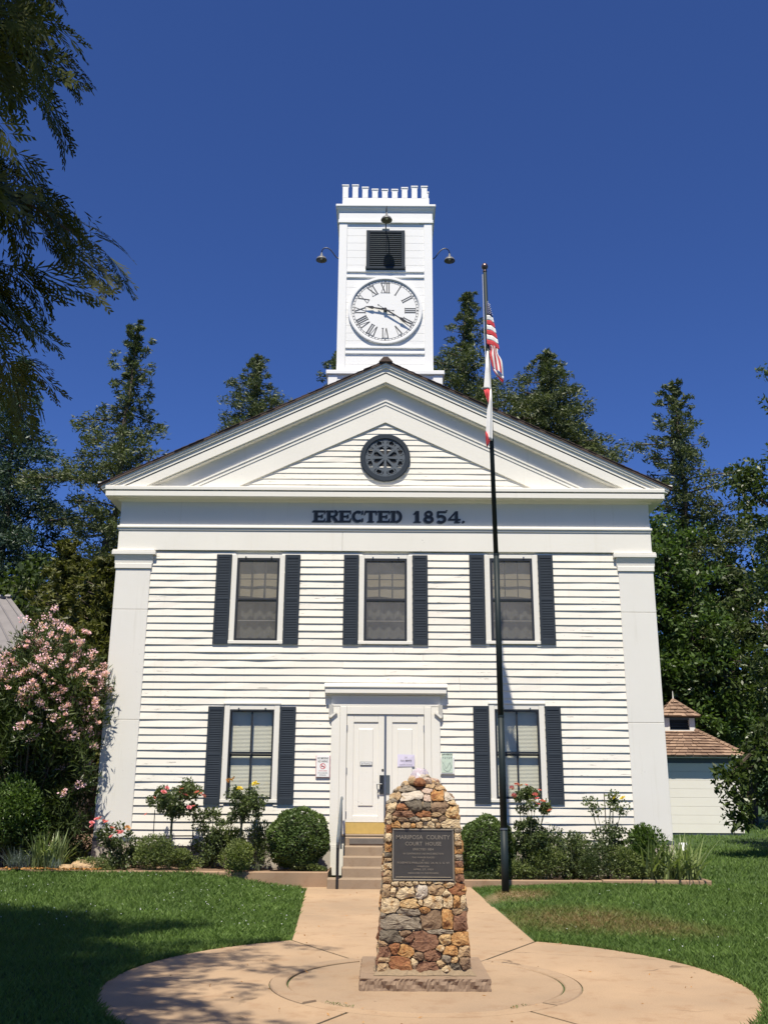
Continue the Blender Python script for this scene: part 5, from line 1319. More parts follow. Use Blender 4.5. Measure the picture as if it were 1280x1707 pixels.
cloth('white_field', [(2.115, 9.44, 2.142, 9.44), (2.085, 9.17, 2.15, 9.16), (2.045, 9.0, 2.15, 8.95), (2.02, 8.7, 2.145, 8.68), (2.005, 8.42, 2.14, 8.40), (2.0, 8.38, 2.135, 8.34)], M['white_cloth'], caf, FY - .045, .05, seed=7)
cloth('red_stripe', [(2.0, 8.52, 2.015, 8.515), (1.998, 8.40, 2.09, 8.375), (2.005, 8.25, 2.06, 8.27), (2.018, 8.19, 2.025, 8.19)], M['red_cloth'], caf, FY - .065, .05, seed=8)

_k = .9304; _b = Vector((PX, PY, 0)); _n = Vector((2.012, 16.70, .118))
for o_ in (fp, us, caf): o_.location = _n + (o_.location - _b) * _k; o_.scale = (_k, _k, _k)

# ------------------------------------------------------------------ foliage builders
def unit(n, rng):
    v = rng.normal(size=(n, 3)); return v / np.linalg.norm(v, axis=1, keepdims=True)
def leaf_quads(c, d, ln, wd, rng, fold=.0):
    """rhombus leaves: centre c, direction d, lengths and widths"""
    n = len(c); r_ = unit(n, rng); s = np.cross(d, r_); s /= (np.linalg.norm(s, axis=1, keepdims=True) + 1e-9)
    ln = np.broadcast_to(np.asarray(ln, float).reshape(-1, 1), (n, 1)); wd = np.broadcast_to(np.asarray(wd, float).reshape(-1, 1), (n, 1))
    a = c - d * ln * .5; b = c + d * ln * .5; m_ = c - d * ln * .06
    return np.stack([a, m_ + s * wd * .5, b, m_ - s * wd * .5], 1)
def clump_leaves(cent, rad, per, rng, updir=.25, ln=.1, wd=.05, squash=.8, outw=.6):
    """leaves gathered round clump centres"""
    cent = np.asarray(cent); n = len(cent); k_ = per
    off = unit(n * k_, rng) * (rng.rand(n * k_, 1) ** .45); off[:, 2] *= squash
    rr_ = np.repeat(np.broadcast_to(np.asarray(rad, float), (n,)), k_)[:, None]
    c = np.repeat(cent, k_, 0) + off * rr_
    d = off * outw + unit(n * k_, rng) * .6; d[:, 2] += updir; d /= np.linalg.norm(d, axis=1, keepdims=True)
    s = rng.uniform(.65, 1.3, n * k_)
    return leaf_quads(c, d, ln * s, wd * s, rng)
def tree_thing(name, base, label, cat='tree', group=None): return thing(name, base, label, cat, group)
def trunk(t, base, top, r0, r1, rng, name='trunk', mat='wood_dark', n=8, wob=.15):
    b = Vector(base); e = Vector(top); path = []
    for i in range(n + 1):
        s = i / n; p = b.lerp(e, s); path.append((p.x + rng.normal(0, wob) * (0 < i < n), p.y + rng.normal(0, wob) * (0 < i < n), p.z))
    MB().tube(path, [r0 + (r1 - r0) * (i / n) ** .8 for i in range(n + 1)], 8).build(name, M[mat], t, True)
    return path

def conifer(x, y, ztop, prof, label, mat, seed, nb=150, leafn=26, ln=.21, wd=.058, zb=None, name='cedar_tree', lump=.35, droop=.25, gap=.0, lean=0, clump_r=.42, group='cedars behind the courthouse'):
    """prof: list of (depth below the top, branch length)"""
    rng = np.random.RandomState(seed); z0 = float(terr(x, y)); nb = int(nb * 1.35); clump_r *= 1.12
    t = tree_thing(name, (x, y, z0), label, 'tree', group)
    trunk(t, (x - lean, y, z0 - .1), (x, y, ztop - .3), .34, .03, rng)
    ds = [p[0] for p in prof]; rs_ = [p[1] for p in prof]; zb = z0 + 1.5 if zb is None else zb
    ph = rng.uniform(0, 6, 4); cen, rad = [], []; lim = MB()
    for i in range(nb):
        dpt = (ztop - zb) * (i + rng.rand()) / nb; az = i * 2.39996 + rng.normal(0, .4)
        R_ = np.interp(dpt, ds, rs_) * (1 + lump * math.sin(1.9 * dpt + 2 * az + ph[0]) * .6 + lump * math.sin(.8 * dpt - az + ph[1]) * .6) * rng.uniform(.66, 1.18)
        if rng.rand() < gap: continue
        zz = ztop - dpt; cx_ = x - lean * (dpt / (ztop - z0)); dx, dy = math.cos(az), math.sin(az)
        m_ = max(2, int(R_ / .42))
        pts = []
        for s in np.linspace(.22 if R_ > .8 else .0, 1, m_):
            h = R_ * (.28 * s - (droop + .28) * s * s + .22 * s ** 3)
            p = np.array([cx_ + dx * R_ * s, y + dy * R_ * s, zz + h]); pts.append(p)
            cen.append(p + rng.normal(0, .10, 3)); rad.append(clump_r * (1.05 - .35 * s) * min(1, .30 + R_ / 1.9))
            if s > .5 and R_ > 1.2:
                sd = rng.choice([-1, 1]); cen.append(p + np.array([-dy, dx, 0]) * sd * R_ * .22 * s + rng.normal(0, .08, 3)); rad.append(clump_r * .8)
        if i % 2 == 0 and R_ > .7: lim.tube([(cx_, y, zz)] + [tuple(p) for p in pts[::2]] + [tuple(pts[-1])], [.05] + [.03] * len(pts[::2]) + [.008], 4, False)
    cen = np.array(cen); rad = np.array(rad)
    # sprays: leaves point outward from the trunk and up a little
    k_ = int(leafn * 1.75); n = len(cen); off = unit(n * k_, rng) * (rng.rand(n * k_, 1) ** .5); off[:, 2] *= .75
    c = np.repeat(cen, k_, 0) + off * np.repeat(rad, k_)[:, None]
    out = c - np.array([x, y, 0]); out[:, 2] = 0; out /= (np.linalg.norm(out, axis=1, keepdims=True) + 1e-6)
    d = out * .7 + unit(n * k_, rng) * .75; d[:, 2] += .15; d /= np.linalg.norm(d, axis=1, keepdims=True); s = rng.uniform(.55, 1.3, n * k_)
    quads_mesh('crown', leaf_quads(c, d, ln * s, wd * s, rng), M[mat], t)
    tag(lim.build('limbs', M['wood_dark'], t), kind='stuff')
    return t

def broadleaf(x, y, blobs, label, mat, seed, per=900, ln=.17, wd=.075, name='broadleaf_tree', trunk_top=None, r0=.25, droop=.0, cr=.34, group=None, cat='tree', tbase=None):
    """blobs: (cx,cy,cz,rx,ry,rz,clumps)"""
    rng = np.random.RandomState(seed); z0 = float(terr(x, y)); t = tree_thing(name, (x, y, z0), label, cat, group)
    tt = trunk_top or (x, y, blobs[0][2]); trunk(t, (x, y, z0 - .1), tt, r0, r0 * .35, rng)
    cen = []; lim = MB()
    for bx, by, bz_, rx_, ry_, rz_, nc in blobs:
        u = unit(nc, rng) * (rng.rand(nc, 1) ** .33); u *= (1 + .22 * np.sin(3 * u[:, :1] * 2 + bz_)); p = np.array([bx, by, bz_]) + u * np.array([rx_, ry_, rz_]); cen.append(p)
        mid_ = Vector(tt).lerp(Vector((bx, by, bz_)), .5) + Vector((0, 0, .3)); lim.tube([tt, tuple(mid_), (bx, by, bz_)], [r0 * .35, r0 * .22, .03], 5, False)
        for q in p[:max(2, nc // 5)]: lim.tube([(bx, by, bz_), tuple((np.array((bx, by, bz_)) + q) / 2 + rng.normal(0, .08, 3)), tuple(q)], [.03, .018, .006], 4, False)
    cen = np.concatenate(cen); k_ = max(6, per // 10)
    Q = clump_leaves(cen, cr * rng.uniform(.6, 1.3, len(cen)), k_, rng, .05 - droop, ln, wd)
    quads_mesh('crown', Q, M[mat], t); tag(lim.build('limbs', M['wood_dark'], t), kind='stuff')
    return t

# ------------------------------------------------------------------ trees behind and beside the courthouse
conifer(-15.6, 38, 19.5, [(0, .12), (2, 1.0), (7, 2.3), (11, 3.3), (20, 4.0)], 'tall dense blue green conifer standing farthest left behind the courthouse', 'cedar_blue', 1, nb=215, leafn=24, lump=.18, droop=.3, clump_r=.5)
conifer(-10.25, 36, 20.1, [(0, .15), (1.5, .65), (3.5, 1.0), (5.5, 1.75), (8, 2.2), (12, 2.7), (20, 2.9)], 'open ragged cedar with narrow crooked top rising left of the gable', 'cedar_leaf', 2, nb=170, leafn=26, gap=.08, lump=.6, lean=.8, clump_r=.42)
conifer(-6.9, 48, 24.4, [(0, .15), (1.5, 1.0), (3.5, 1.9), (6, 2.4), (22, 3.5)], 'small cedar top showing above the left slope of the roof', 'cedar_leaf', 3, nb=150, leafn=26, zb=12, lump=.25)
conifer(-2.6, 48, 24.7, [(0, .3), (1.5, .9), (4, 1.5), (22, 3)], 'cedar tip peeping out beside the left edge of the tower', 'cedar_leaf', 4, nb=100, leafn=26, zb=14)
conifer(3.95, 42, 25.0, [(0, .15), (1.4, .75), (3, .95), (4.6, 1.75), (7, 2.4), (20, 3.4)], 'tall cedar with pale bare limbs between the tower and the flagpole', 'cedar_leaf', 5, nb=190, leafn=24, gap=.1, lump=.5, zb=10)
conifer(7.7, 42, 21.8, [(0, .3), (1, .95), (2.5, 1.5), (4, 1.9), (6, 2.6), (20, 3.5)], 'full rounded cedar above the right slope of the roof', 'cedar_leaf', 6, nb=190, leafn=30, lump=.25, zb=9)
conifer(12.4, 38, 18.55, [(0, .12), (1.2, .7), (3, 1.25), (5, 1.45), (8, 2.1), (17, 2.6)], 'slender pointed cedar beyond the right eave of the courthouse', 'cedar_leaf', 7, nb=190, leafn=24, gap=.07, lump=.45)
conifer(-9.3, 27.5, 8.6, [(0, .12), (1.5, .7), (3, 1.0), (8, 1.4)], 'young yellow green cedar beside the left wall of the courthouse, taller of two', 'cedar_gold', 8, nb=150, leafn=28, ln=.22, wd=.06, clump_r=.30, name='young_cedar', lump=.4, droop=-.2, group='young cedars left of the courthouse')
conifer(-7.7, 26.5, 7.9, [(0, .3), (1, .8), (3, 1.2), (8, 1.5)], 'young yellow green cedar touching the left corner of the courthouse', 'cedar_gold', 9, nb=150, leafn=28, ln=.22, wd=.06, clump_r=.30, name='young_cedar', lump=.4, droop=-.2, group='young cedars left of the courthouse')
broadleaf(-13.0, 33.5, [(-13.2, 33.5, 7, 2.6, 2, 2.6, 60), (-10.8, 33, 6.5, 2.2, 2, 2.8, 55), (-15.5, 33, 6, 2.4, 2, 3, 50), (-12.5, 33, 3.5, 3.5, 2, 2, 50)], 'dark leafy tree filling the gap behind the grey roof at left', 'broad_leaf', 10, per=700, ln=.28, wd=.12, cr=.6)
broadleaf(9.9, 36.4, [(10.7, 35.2, 9.5, 1.5, 1.2, 2.3, 60), (11.3, 35.0, 6.95, 1.8, 1.2, 1.9, 65), (10.3, 35.6, 6.0, 1.5, 1.0, 1.5, 55), (9.9, 35.6, 10.8, 1.0, .9, 1.5, 28), (8.9, 36, 8.5, 1.7, 1, 2.6, 50), (12.1, 35.2, 4.3, 1.5, 1.2, 1.1, 45)], 'bright green leafy tree close against the right wall of the courthouse', 'bright_leaf', 11, per=620, ln=.20, wd=.09, cr=.52)
broadleaf(14.3, 39, [(13.9, 38.5, 10.6, 2.3, 2, 2.4, 60), (11.5, 36, 7.5, 1.9, 1.8, 2.2, 55), (14.6, 35.5, 7.5, 2.2, 2, 2.4, 60), (12.6, 35, 5.6, 2.0, 1.6, 1.2, 40), (15.2, 35, 5.0, 2.0, 1.6, 1.6, 40), (10.6, 37, 5.6, 1.6, 1.5, 1.8, 40)], 'dark spreading oak with brown trunk behind the shingled shed', 'broad_leaf', 12, per=560, ln=.24, wd=.10, cr=.5, name='oak_tree')
broadleaf(17.0, 40, [(16.5, 40, 9, 3.5, 2, 4, 90), (14, 42, 6, 3.5, 2, 2.5, 60)], 'dark tree mass at the far right behind the oak', 'broad_leaf', 13, per=600, ln=.30, wd=.13, cr=.6, name='oak_tree')
# right lawn tree with low hanging branches
broadleaf(12.9, 23.5, [(10.9, 23.5, 11.4, 1.1, 1.2, 1.6, 30), (10.1, 23.5, 9.4, 1.3, 1.3, 1.0, 44), (9.3, 23.6, 9.3, .6, .6, .4, 13), (11.6, 23.5, 8.5, 2.2, 2, 2.0, 64), (10.3, 23.6, 7.2, 1.4, 1.4, 1.2, 50), (11.4, 23.5, 5.3, 2.2, 1.8, 1.4, 60), (10.3, 23.5, 4.4, 1.3, 1.2, .9, 40), (9.6, 23.5, 3.05, .95, .8, .55, 34), (8.95, 23.6, 2.45, .75, .6, .5, 30), (8.25, 23.7, 2.05, .4, .35, .3, 9), (8.45, 23.7, 1.35, .32, .3, .55, 14), (9.15, 23.6, 1.75, .5, .45, .6, 18), (9.9, 23.4, 2.0, .7, .6, .6, 26), (10.6, 23.4, 2.4, .8, .7, .8, 30)],
          'leafy lawn tree with drooping branches in front of the shed, trunk beyond the picture', 'broad_leaf', 14, per=440, ln=.15, wd=.062, cr=.34, trunk_top=(12.6, 23.5, 5.5), r0=.3, droop=.25, name='lawn_tree')
# tree overhanging the top right corner, just outside the picture
broadleaf(8.6, 9.4, [(6.6, 9.3, 8.6, 1.7, 1.8, 1.2, 40), (6.4, 9.0, 9.9, 1.75, 1.6, 1.0, 34), (8.6, 9.4, 9.5, 2.4, 2.2, 2.0, 70), (7.4, 9.2, 11, 2, 2, 1.2, 40)], 'overhanging leafy tree whose twig tips enter the top right corner', 'broad_leaf', 15, per=380, ln=.11, wd=.05, cr=.30, trunk_top=(8.6, 9.4, 6.5), name='lawn_tree')

# ------------------------------------------------------------------ near cedar at left
def spray_template(rng):
    """a flat drooping incense-cedar spray in the XY plane, pointing +X, unit length"""
    segs = []
    def frond(p, ang, ln, depth):
        d = np.array([math.cos(ang), math.sin(ang)])
        n = (7, 5, 0)[depth]
        for i in range(1, n + 1):
            s = i / (n + .3); q = p + d * ln * s
            for sd in (-1, 1):
                if rng.rand() < (.92 if depth == 0 else .75): frond(q, ang + sd * rng.uniform(.42, .72), ln * rng.uniform(.34, .48) * (1.2 - .6 * s), depth + 1)
        segs.append((p, p + d * ln * (1.0 if depth else 1.0), (.012, .013, .016)[depth]))
    frond(np.zeros(2), 0, 1.0, 0)
    Q = []
    for a, b, w in segs:
        d = b - a; L_ = np.linalg.norm(d); nrm = np.array([-d[1], d[0]]) / max(L_, 1e-6) * w
        m_ = a + d * .55; Q.append([(*a, 0), (*(m_ - nrm), 0), (*b, 0), (*(m_ + nrm), 0)])
    Q = np.array(Q); Q[:, :, 2] = -.30 * Q[:, :, 0] ** 2 + .04 * np.sin(Q[:, :, 1] * 9)
    return Q
def near_cedar():
    rng = np.random.RandomState(31); bx, by = -5.9, 4.7
    t = tree_thing('cedar_tree', (bx, by, 0), 'large dark cedar overhanging the upper left corner with drooping sprays', 'tree')
    trunk(t, (bx, by, -.1), (bx + .1, by, 19), .55, .05, rng, wob=.05)
    T = [spray_template(np.random.RandomState(50 + i)) for i in range(6)]
    Tc = [t_[::5].copy() for t_ in T]
    for t_ in Tc: t_[:, 1] += (t_[:, 1] - t_[:, 3]) * .9; t_[:, 3] -= (t_[:, 1] - t_[:, 3]) * .9
    out = []; lim = MB(); core = []
    def near_view(p):        # the part of the crown that can be seen from about the photograph's viewpoint gets fine sprays
        zc = p[1] * .96 + (p[2] - 1.7) * .28; v = (p[2] - 1.7) * .96 - p[1] * .28
        return zc > .5 and abs(p[0]) < .72 * zc and abs(v) < .82 * zc
    for i in range(430):
        zz = 5.65 + (4.55 * (i + rng.rand()) / 300 if i < 300 else 4.55 + 8.5 * (i - 300 + rng.rand()) / 130)
        az = i * 2.39996 + rng.normal(0, .3)
        R_ = np.interp(zz, [5.2, 6.0, 6.5, 7.4, 8.0, 8.8, 9.8, 10.6, 11.4, 12.5, 14, 19], [3.3, 3.5, 3.55, 3.42, 3.22, 3.0, 3.15, 3.5, 4.8, 4.3, 2.7, .4]) * rng.uniform(.84, 1.06) * (1 + .05 * math.sin(3 * az + zz))
        dx, dy = math.cos(az), math.sin(az); pts = []
        ns = int(R_ / .25)
        for e in range(ns + 1):
            s = .12 + .88 * e / ns; h = R_ * (.16 * s - .50 * s * s + .10 * s ** 3)
            p = np.array([bx + dx * R_ * s, by + dy * R_ * s, zz + h]); pts.append(p); vis = near_view(p)
            core.append(p)
            for _ in range(3 if vis else 1):
                sd = rng.uniform(-1, 1); ang = az + sd * .95; dirv = np.array([math.cos(ang), math.sin(ang), rng.uniform(-.95, .0)]); dirv /= np.linalg.norm(dirv)
                sid = np.cross(dirv, np.array([0, 0, 1])); sid /= np.linalg.norm(sid); rol = rng.normal(0, .6); up = np.cross(sid, dirv)
                sid2 = sid * math.cos(rol) + up * math.sin(rol); up2 = np.cross(sid2, dirv)
                sz = rng.uniform(.34, .60) if vis else rng.uniform(.5, .75); Q = (T if vis else Tc)[rng.randint(6)] * sz
                out.append((p + rng.normal(0, .10, 3)) + Q[:, :, :1] * dirv + Q[:, :, 1:2] * sid2 + Q[:, :, 2:3] * up2)
        lim.tube([(bx, by, zz)] + [tuple(p) for p in pts], [.07] + [.04 * (1 - k_ / len(pts)) + .005 for k_ in range(len(pts))], 5, False)
    core = np.array(core); vis = np.array([near_view(p) for p in core])
    out.append(clump_leaves(core[vis], .26, 70, rng, -.45, .07, .013, .8, .5)); out.append(clump_leaves(core[~vis], .32, 9, rng, -.3, .20, .07, .8, .5))
    quads_mesh('crown', np.concatenate(out), M['cedar_near'], t); tag(lim.build('limbs', M['wood_dark'], t), kind='stuff')
near_cedar()

# ------------------------------------------------------------------ garden plants
def shrub(name, label, c, r3, n, ln, wd, mat, seed, base=None, cat='shrub', lumps=10, core=True, up=.3, group=None, stems=4):
    rng = np.random.RandomState(seed); zb = base if base is not None else c[2] - r3[2]
    t = thing(name, (c[0], c[1], zb), label, cat, group)
    lc = np.array(c) + unit(lumps, rng) * np.array(r3) * rng.uniform(.35, .72, (lumps, 1)); lr = rng.uniform(.38, .6, lumps)
    k_ = int(n * 2.2) // lumps; Q = []; r3 = tuple(np.array(r3) * 1.12)
    for i in range(lumps):
        off = unit(k_, rng) * (rng.rand(k_, 1) ** .25); p = lc[i] + off * np.array(r3) * lr[i]; d = off * .8 + unit(k_, rng) * .6; d[:, 2] += up; d /= np.linalg.norm(d, axis=1, keepdims=True)
        s = rng.uniform(.6, 1.3, k_); keep = p[:, 2] > zb; Q.append(leaf_quads(p, d, ln * s, wd * s, rng)[keep])
    quads_mesh('foliage', np.concatenate(Q), M[mat], t)
    st = MB()
    for i in range(stems):
        e = lc[i % lumps]; st.tube([(c[0] + rng.normal(0, r3[0] * .2), c[1] + rng.normal(0, .04), zb - .03), tuple((e + np.array(c)) / 2 + rng.normal(0, .03, 3)), tuple(e)], [.012, .009, .005], 5, False)
    tag(st.build('stems', M['cane'], t), kind='stuff')
    return t

def boxwood(c, r_, squash, label, seed):
    rng = np.random.RandomState(seed); t = thing('box_bush', (c[0], c[1], c[2] - r_ * squash), label, 'bush', 'clipped box bushes beside the steps')
    u = unit(11000, rng); bump_ = 1 + .07 * np.sin(u[:, 0] * 6 + seed) * np.sin(u[:, 2] * 7 + seed) + .04 * np.sin(u[:, 1] * 11 + u[:, 2] * 5) + np.where(rng.rand(11000) > .985, .07, 0)
    rad = r_ * bump_ * (.86 + .14 * rng.rand(11000) ** .5); p = np.array(c) + u * rad[:, None] * np.array([1, 1, squash])
    low_ = p[:, 2] > c[2] - r_ * squash * .93; d = u * .55 + unit(11000, rng) * .8; d /= np.linalg.norm(d, axis=1, keepdims=True); s = rng.uniform(.7, 1.25, 11000)
    quads_mesh('foliage', leaf_quads(p, d, .052 * s, .032 * s, rng)[low_], M['box_leaf'], t)
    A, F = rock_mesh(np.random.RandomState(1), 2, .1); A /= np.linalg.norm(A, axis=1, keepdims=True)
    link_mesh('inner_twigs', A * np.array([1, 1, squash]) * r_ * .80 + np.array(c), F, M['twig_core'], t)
    st = MB(); st.tube([(c[0], c[1], c[2] - r_ * squash - .15), (c[0], c[1], c[2])], .04, 6); st.build('stem', M['wood_dark'], t)
boxwood((-1.575, 19.1, .80), .575, .98, 'round clipped box bush left of the entrance steps', 41)
boxwood((1.98, 19.25, .63), .56, 1.05, 'round clipped box bush half hidden behind the flagpole', 42)

def bloom_mesh(name, mat, seed):
    rng = np.random.RandomState(seed); Q = []
    for ring, (n, r_, tilt, s) in enumerate(((7, .034, .35, .036), (6, .022, .8, .032), (5, .011, 1.2, .026))):
        for i in range(n):
            a = 2 * PI * (i + .5 * ring) / n + rng.normal(0, .1); o = np.array([math.cos(a), math.sin(a), 0]); tn = np.array([-math.sin(a), math.cos(a), 0]); up = o * math.cos(tilt) + np.array([0, 0, 1]) * math.sin(tilt)
            b = o * r_ * .4; Q.append([b, b + up * s * .6 + tn * s * .55, b + up * s * 1.1, b + up * s * .6 - tn * s * .55])
    me = quads_mesh(name, np.array(Q), mat); d = me.data; bpy.data.objects.remove(me); return d
BL = {'pink': bloom_mesh('blossom', M['rose_pink'], 1), 'yellow': bloom_mesh('blossom', M['rose_yellow'], 2), 'faded': bloom_mesh('blossom', M['rose_faded'], 3)}
def bloom(t, p, kind, rng, s=1.0):
    o = bpy.data.objects.new('blossom', BL[kind]); C.objects.link(o); o.parent = t
    o.location = Vector(p) - worldloc(t); o.rotation_euler = (rng.uniform(.1, .9), rng.uniform(-.5, .5), rng.uniform(0, 6)); k_ = s * rng.uniform(.85, 1.35); o.scale = (k_, k_, k_)

def rose(label, base, crown, r3, n, seed, blooms, standard=False, lumps=11, ln=.055, wd=.034, group='rose bushes along the courthouse wall', canes=9):
    rng = np.random.RandomState(seed); t = thing('rose_bush', base, label, 'rose', group); c = np.array(crown); r3 = np.array(r3)
    ca = MB(); tips = []
    root = np.array(base)
    if standard: ca.tube([tuple(root), tuple((root + c) / 2 + rng.normal(0, .015, 3)), tuple(c - np.array([0, 0, r3[2] * .7]))], [.028, .024, .02], 7); root = c - np.array([0, 0, r3[2] * .75])
    for i in range(canes):
        u = unit(1, rng)[0]; u[2] = abs(u[2]) * .9 + .05; e = c + u * r3 * rng.uniform(.7, 1.0); m_ = (root + e) / 2 + rng.normal(0, .05, 3) * np.array([1, .6, .5]); ca.tube([tuple(root + rng.normal(0, .02, 3) * np.array([1, 1, 0])), tuple(m_), tuple(e)], [.011, .008, .004], 5, False); tips.append(e)
        for q in range(2): e2 = m_ + (unit(1, rng)[0] * r3 * .5); ca.tube([tuple(m_), tuple(e2)], [.006, .003], 4, False); tips.append(e2)
    tag(ca.build('canes', M['cane'], t), kind='stuff')
    tips = np.array(tips); per = int(n * 2.6) // len(tips)
    Q = [clump_leaves(tips, .15 * rng.uniform(.6, 1.3, len(tips)), per, rng, .1, ln, wd, .9, .5)]
    quads_mesh('foliage', np.concatenate(Q), M['rose_leaf'], t)
    for (x, z_, kind) in blooms: bloom(t, (x, c[1] - r3[1] * rng.uniform(.5, .95), z_), kind, rng)
    return t
def bl(n, x0, x1, z0, z1, kind, seed):
    r_ = np.random.RandomState(seed); return [(r_.uniform(x0, x1), r_.uniform(z0, z1), kind) for _ in range(n)]
rose('low rose bush with deep pink blooms at the left corner of the courthouse', (-4.95, 18.9, .2), (-4.97, 18.9, .72), (.34, .28, .38), 900, 61,
     [(-5.36, 1.07, 'pink'), (-5.3, 1.13, 'pink'), (-5.22, 1.15, 'pink'), (-5.17, 1.10, 'pink'), (-5.38, 1.01, 'pink'), (-5.12, 1.08, 'pink'), (-4.98, .98, 'pink'), (-4.9, .92, 'pink'), (-4.98, .83, 'pink'), (-4.84, .90, 'pink'), (-4.72, .98, 'faded')])
rose('standard rose with round pink flowering head on a wire frame by the lower left window', (-3.98, 19.1, .2), (-3.98, 19.1, 1.50), (.56, .35, .36), 1700, 62,
     [(-4.28, 1.52, 'pink'), (-4.05, 1.70, 'pink'), (-3.78, 1.68, 'pink'), (-3.70, 1.57, 'pink'), (-3.62, 1.35, 'pink'), (-3.55, 1.37, 'pink'), (-4.42, 1.22, 'pink'), (-3.85, 1.62, 'pink'), (-4.12, 1.62, 'pink'), (-3.50, 1.62, 'pink'), (-3.42, 1.60, 'pink'), (-3.36, 1.56, 'pink')], True)
rose('standard rose with yellow blooms in front of the lower left window', (-2.66, 19.2, .2), (-2.66, 19.2, 1.42), (.40, .30, .36), 950, 63,
     [(-2.70, 1.70, 'yellow'), (-2.74, 1.68, 'yellow'), (-2.42, 1.79, 'yellow'), (-2.38, 1.77, 'yellow'), (-2.66, 1.67, 'yellow'), (-2.90, 1.85, 'faded'), (-2.84, 1.88, 'faded'), (-2.96, 1.83, 'faded')], True)
rose('dark bushy rose without flowers below the lower left window', (-3.2, 19.35, .2), (-3.22, 19.35, .86), (.40, .25, .52), 1200, 64, [])
rose('tall rose with coral pink blooms right of the flagpole', (2.78, 18.95, .08), (2.78, 18.95, 1.30), (.40, .30, .45), 1900, 65,
     [(2.42, 1.74, 'pink'), (2.52, 1.80, 'pink'), (2.60, 1.78, 'faded'), (2.70, 1.79, 'pink'), (2.86, 1.62, 'pink'), (2.95, 1.70, 'pink'), (2.90, 1.55, 'pink'), (2.82, 1.50, 'pink'), (3.0, 1.50, 'pink'), (3.12, 1.33, 'pink'), (2.92, 1.45, 'pink'), (2.46, 1.60, 'pink')], False, canes=12)
rose('tall thin rose with two yellow blooms between the lower right window and the corner', (4.22, 19.15, .08), (4.24, 19.15, 1.25), (.46, .25, .46), 800, 66, [(4.42, 1.57, 'yellow'), (4.56, 1.56, 'yellow')])
rose('upright dark leaved rose between the pink and the yellow rose', (3.42, 19.05, .08), (3.42, 19.05, .62), (.26, .2, .42), 700, 67, [])
for q, (lab, c, r3, n, mt) in enumerate((
        ('leafy filler shrub between the pink corner rose and the bright green shrub', (-4.62, 19.1, .52), (.24, .2, .30), 900, 'rose_leaf'),
        ('leafy shrub behind the two green mounds under the lower left window', (-2.95, 19.45, .62), (.40, .2, .40), 1500, 'shrub_leaf'),
        ('dense shrub against the wall behind the coral pink rose', (3.12, 19.35, .60), (.42, .2, .48), 1800, 'rose_leaf'),
        ('pale shrub against the wall under the right window corner', (3.72, 19.4, .50), (.34, .2, .40), 1500, 'shrub_leaf'),
        ('low leafy edging right behind the kerb beside the flagpole', (2.45, 18.82, .28), (.45, .14, .20), 1300, 'shrub_leaf'),
        ('low leafy edging behind the kerb left of the iris clump', (4.75, 18.82, .25), (.34, .14, .18), 1100, 'shrub_leaf'))):
    shrub('green_shrub', lab, c, r3, n, .05, .026, mt, 300 + q, .1 if c[0] > 0 else .2, group='low shrubs in the beds along the courthouse')
# wire frame round the standard rose
wf = thing('plant_support', (-3.98, 19.2, .2), 'thin dark wire plant support around the pink standard rose', 'plant support')
mb = MB()
for x in (-4.35, -3.60): mb.tube([(x, 19.25, .2), (x, 19.25, 1.30)], .009, 5)
for x in (-4.55, ): mb.tube([(x + .1, 19.18, .82), (x + 1.0, 19.18, .83)], .012, 5)
mb.build('wire', M['black'], wf)
ws = thing('plant_stake', (4.3, 19.3, .08), 'thin stake rising through the tall yellow rose', 'plant stake'); MB().tube([(4.29, 19.3, .08), (4.28, 19.3, 1.66)], .010, 5).build('stake_rod', M['wood_dark'], ws)

SG = 'low shrubs in the beds along the courthouse'
shrub('green_shrub', 'bright green shrub in front of the pink standard rose', (-4.2, 18.82, .52), (.40, .28, .36), 2600, .042, .022, 'shrub_leaf', 71, .2, group=SG)
shrub('green_shrub', 'low pale shrub spilling over the kerb between the two green mounds', (-3.62, 18.80, .42), (.36, .25, .22), 1500, .04, .02, 'shrub_leaf', 72, .2, group=SG)
shrub('green_shrub', 'dense green shrub overhanging the left kerb in front of the yellow rose', (-2.62, 18.62, .52), (.40, .30, .35), 2800, .042, .023, 'shrub_leaf', 73, .18, group=SG)
shrub('green_shrub', 'low grey green ground shrub at the left end of the kerb', (-5.25, 18.66, .33), (.42, .2, .15), 1300, .035, .018, 'shrub_leaf', 74, .22, group=SG)
shrub('green_shrub', 'thin row of dark stalks next to the left box bush', (-2.30, 19.3, .68), (.24, .15, .50), 700, .07, .022, 'rose_leaf', 75, .2, group=SG, stems=9, up=.8)
shrub('green_shrub', 'wide low shrub at the foot of the coral pink rose', (2.85, 18.85, .42), (.56, .24, .34), 3000, .038, .02, 'shrub_leaf', 76, .08, group=SG)
shrub('green_shrub', 'dark low shrub in the middle of the right bed', (3.95, 18.9, .44), (.40, .25, .36), 2200, .038, .020, 'rose_leaf', 77, .08, group=SG)
shrub('green_shrub', 'low green shrub below the tall yellow rose', (4.42, 18.85, .40), (.36, .25, .32), 1900, .04, .022, 'shrub_leaf', 78, .08, group=SG)
shrub('green_shrub', 'bright yellow green bush at the right corner of the courthouse', (4.88, 19.15, .62), (.44, .32, .50), 3000, .062, .032, 'bright_leaf', 79, .08, group=SG)
shrub('green_shrub', 'loose green shrub at the left edge below the pink oleander', (-6.95, 18.9, 1.22), (.62, .5, .72), 3200, .065, .032, 'bright_leaf', 80, .3, group=SG)
shrub('green_shrub', 'low dark groundcover under the right box bush', (1.9, 18.85, .18), (.55, .15, .12), 900, .035, .02, 'rose_leaf', 81, .05, group=SG)
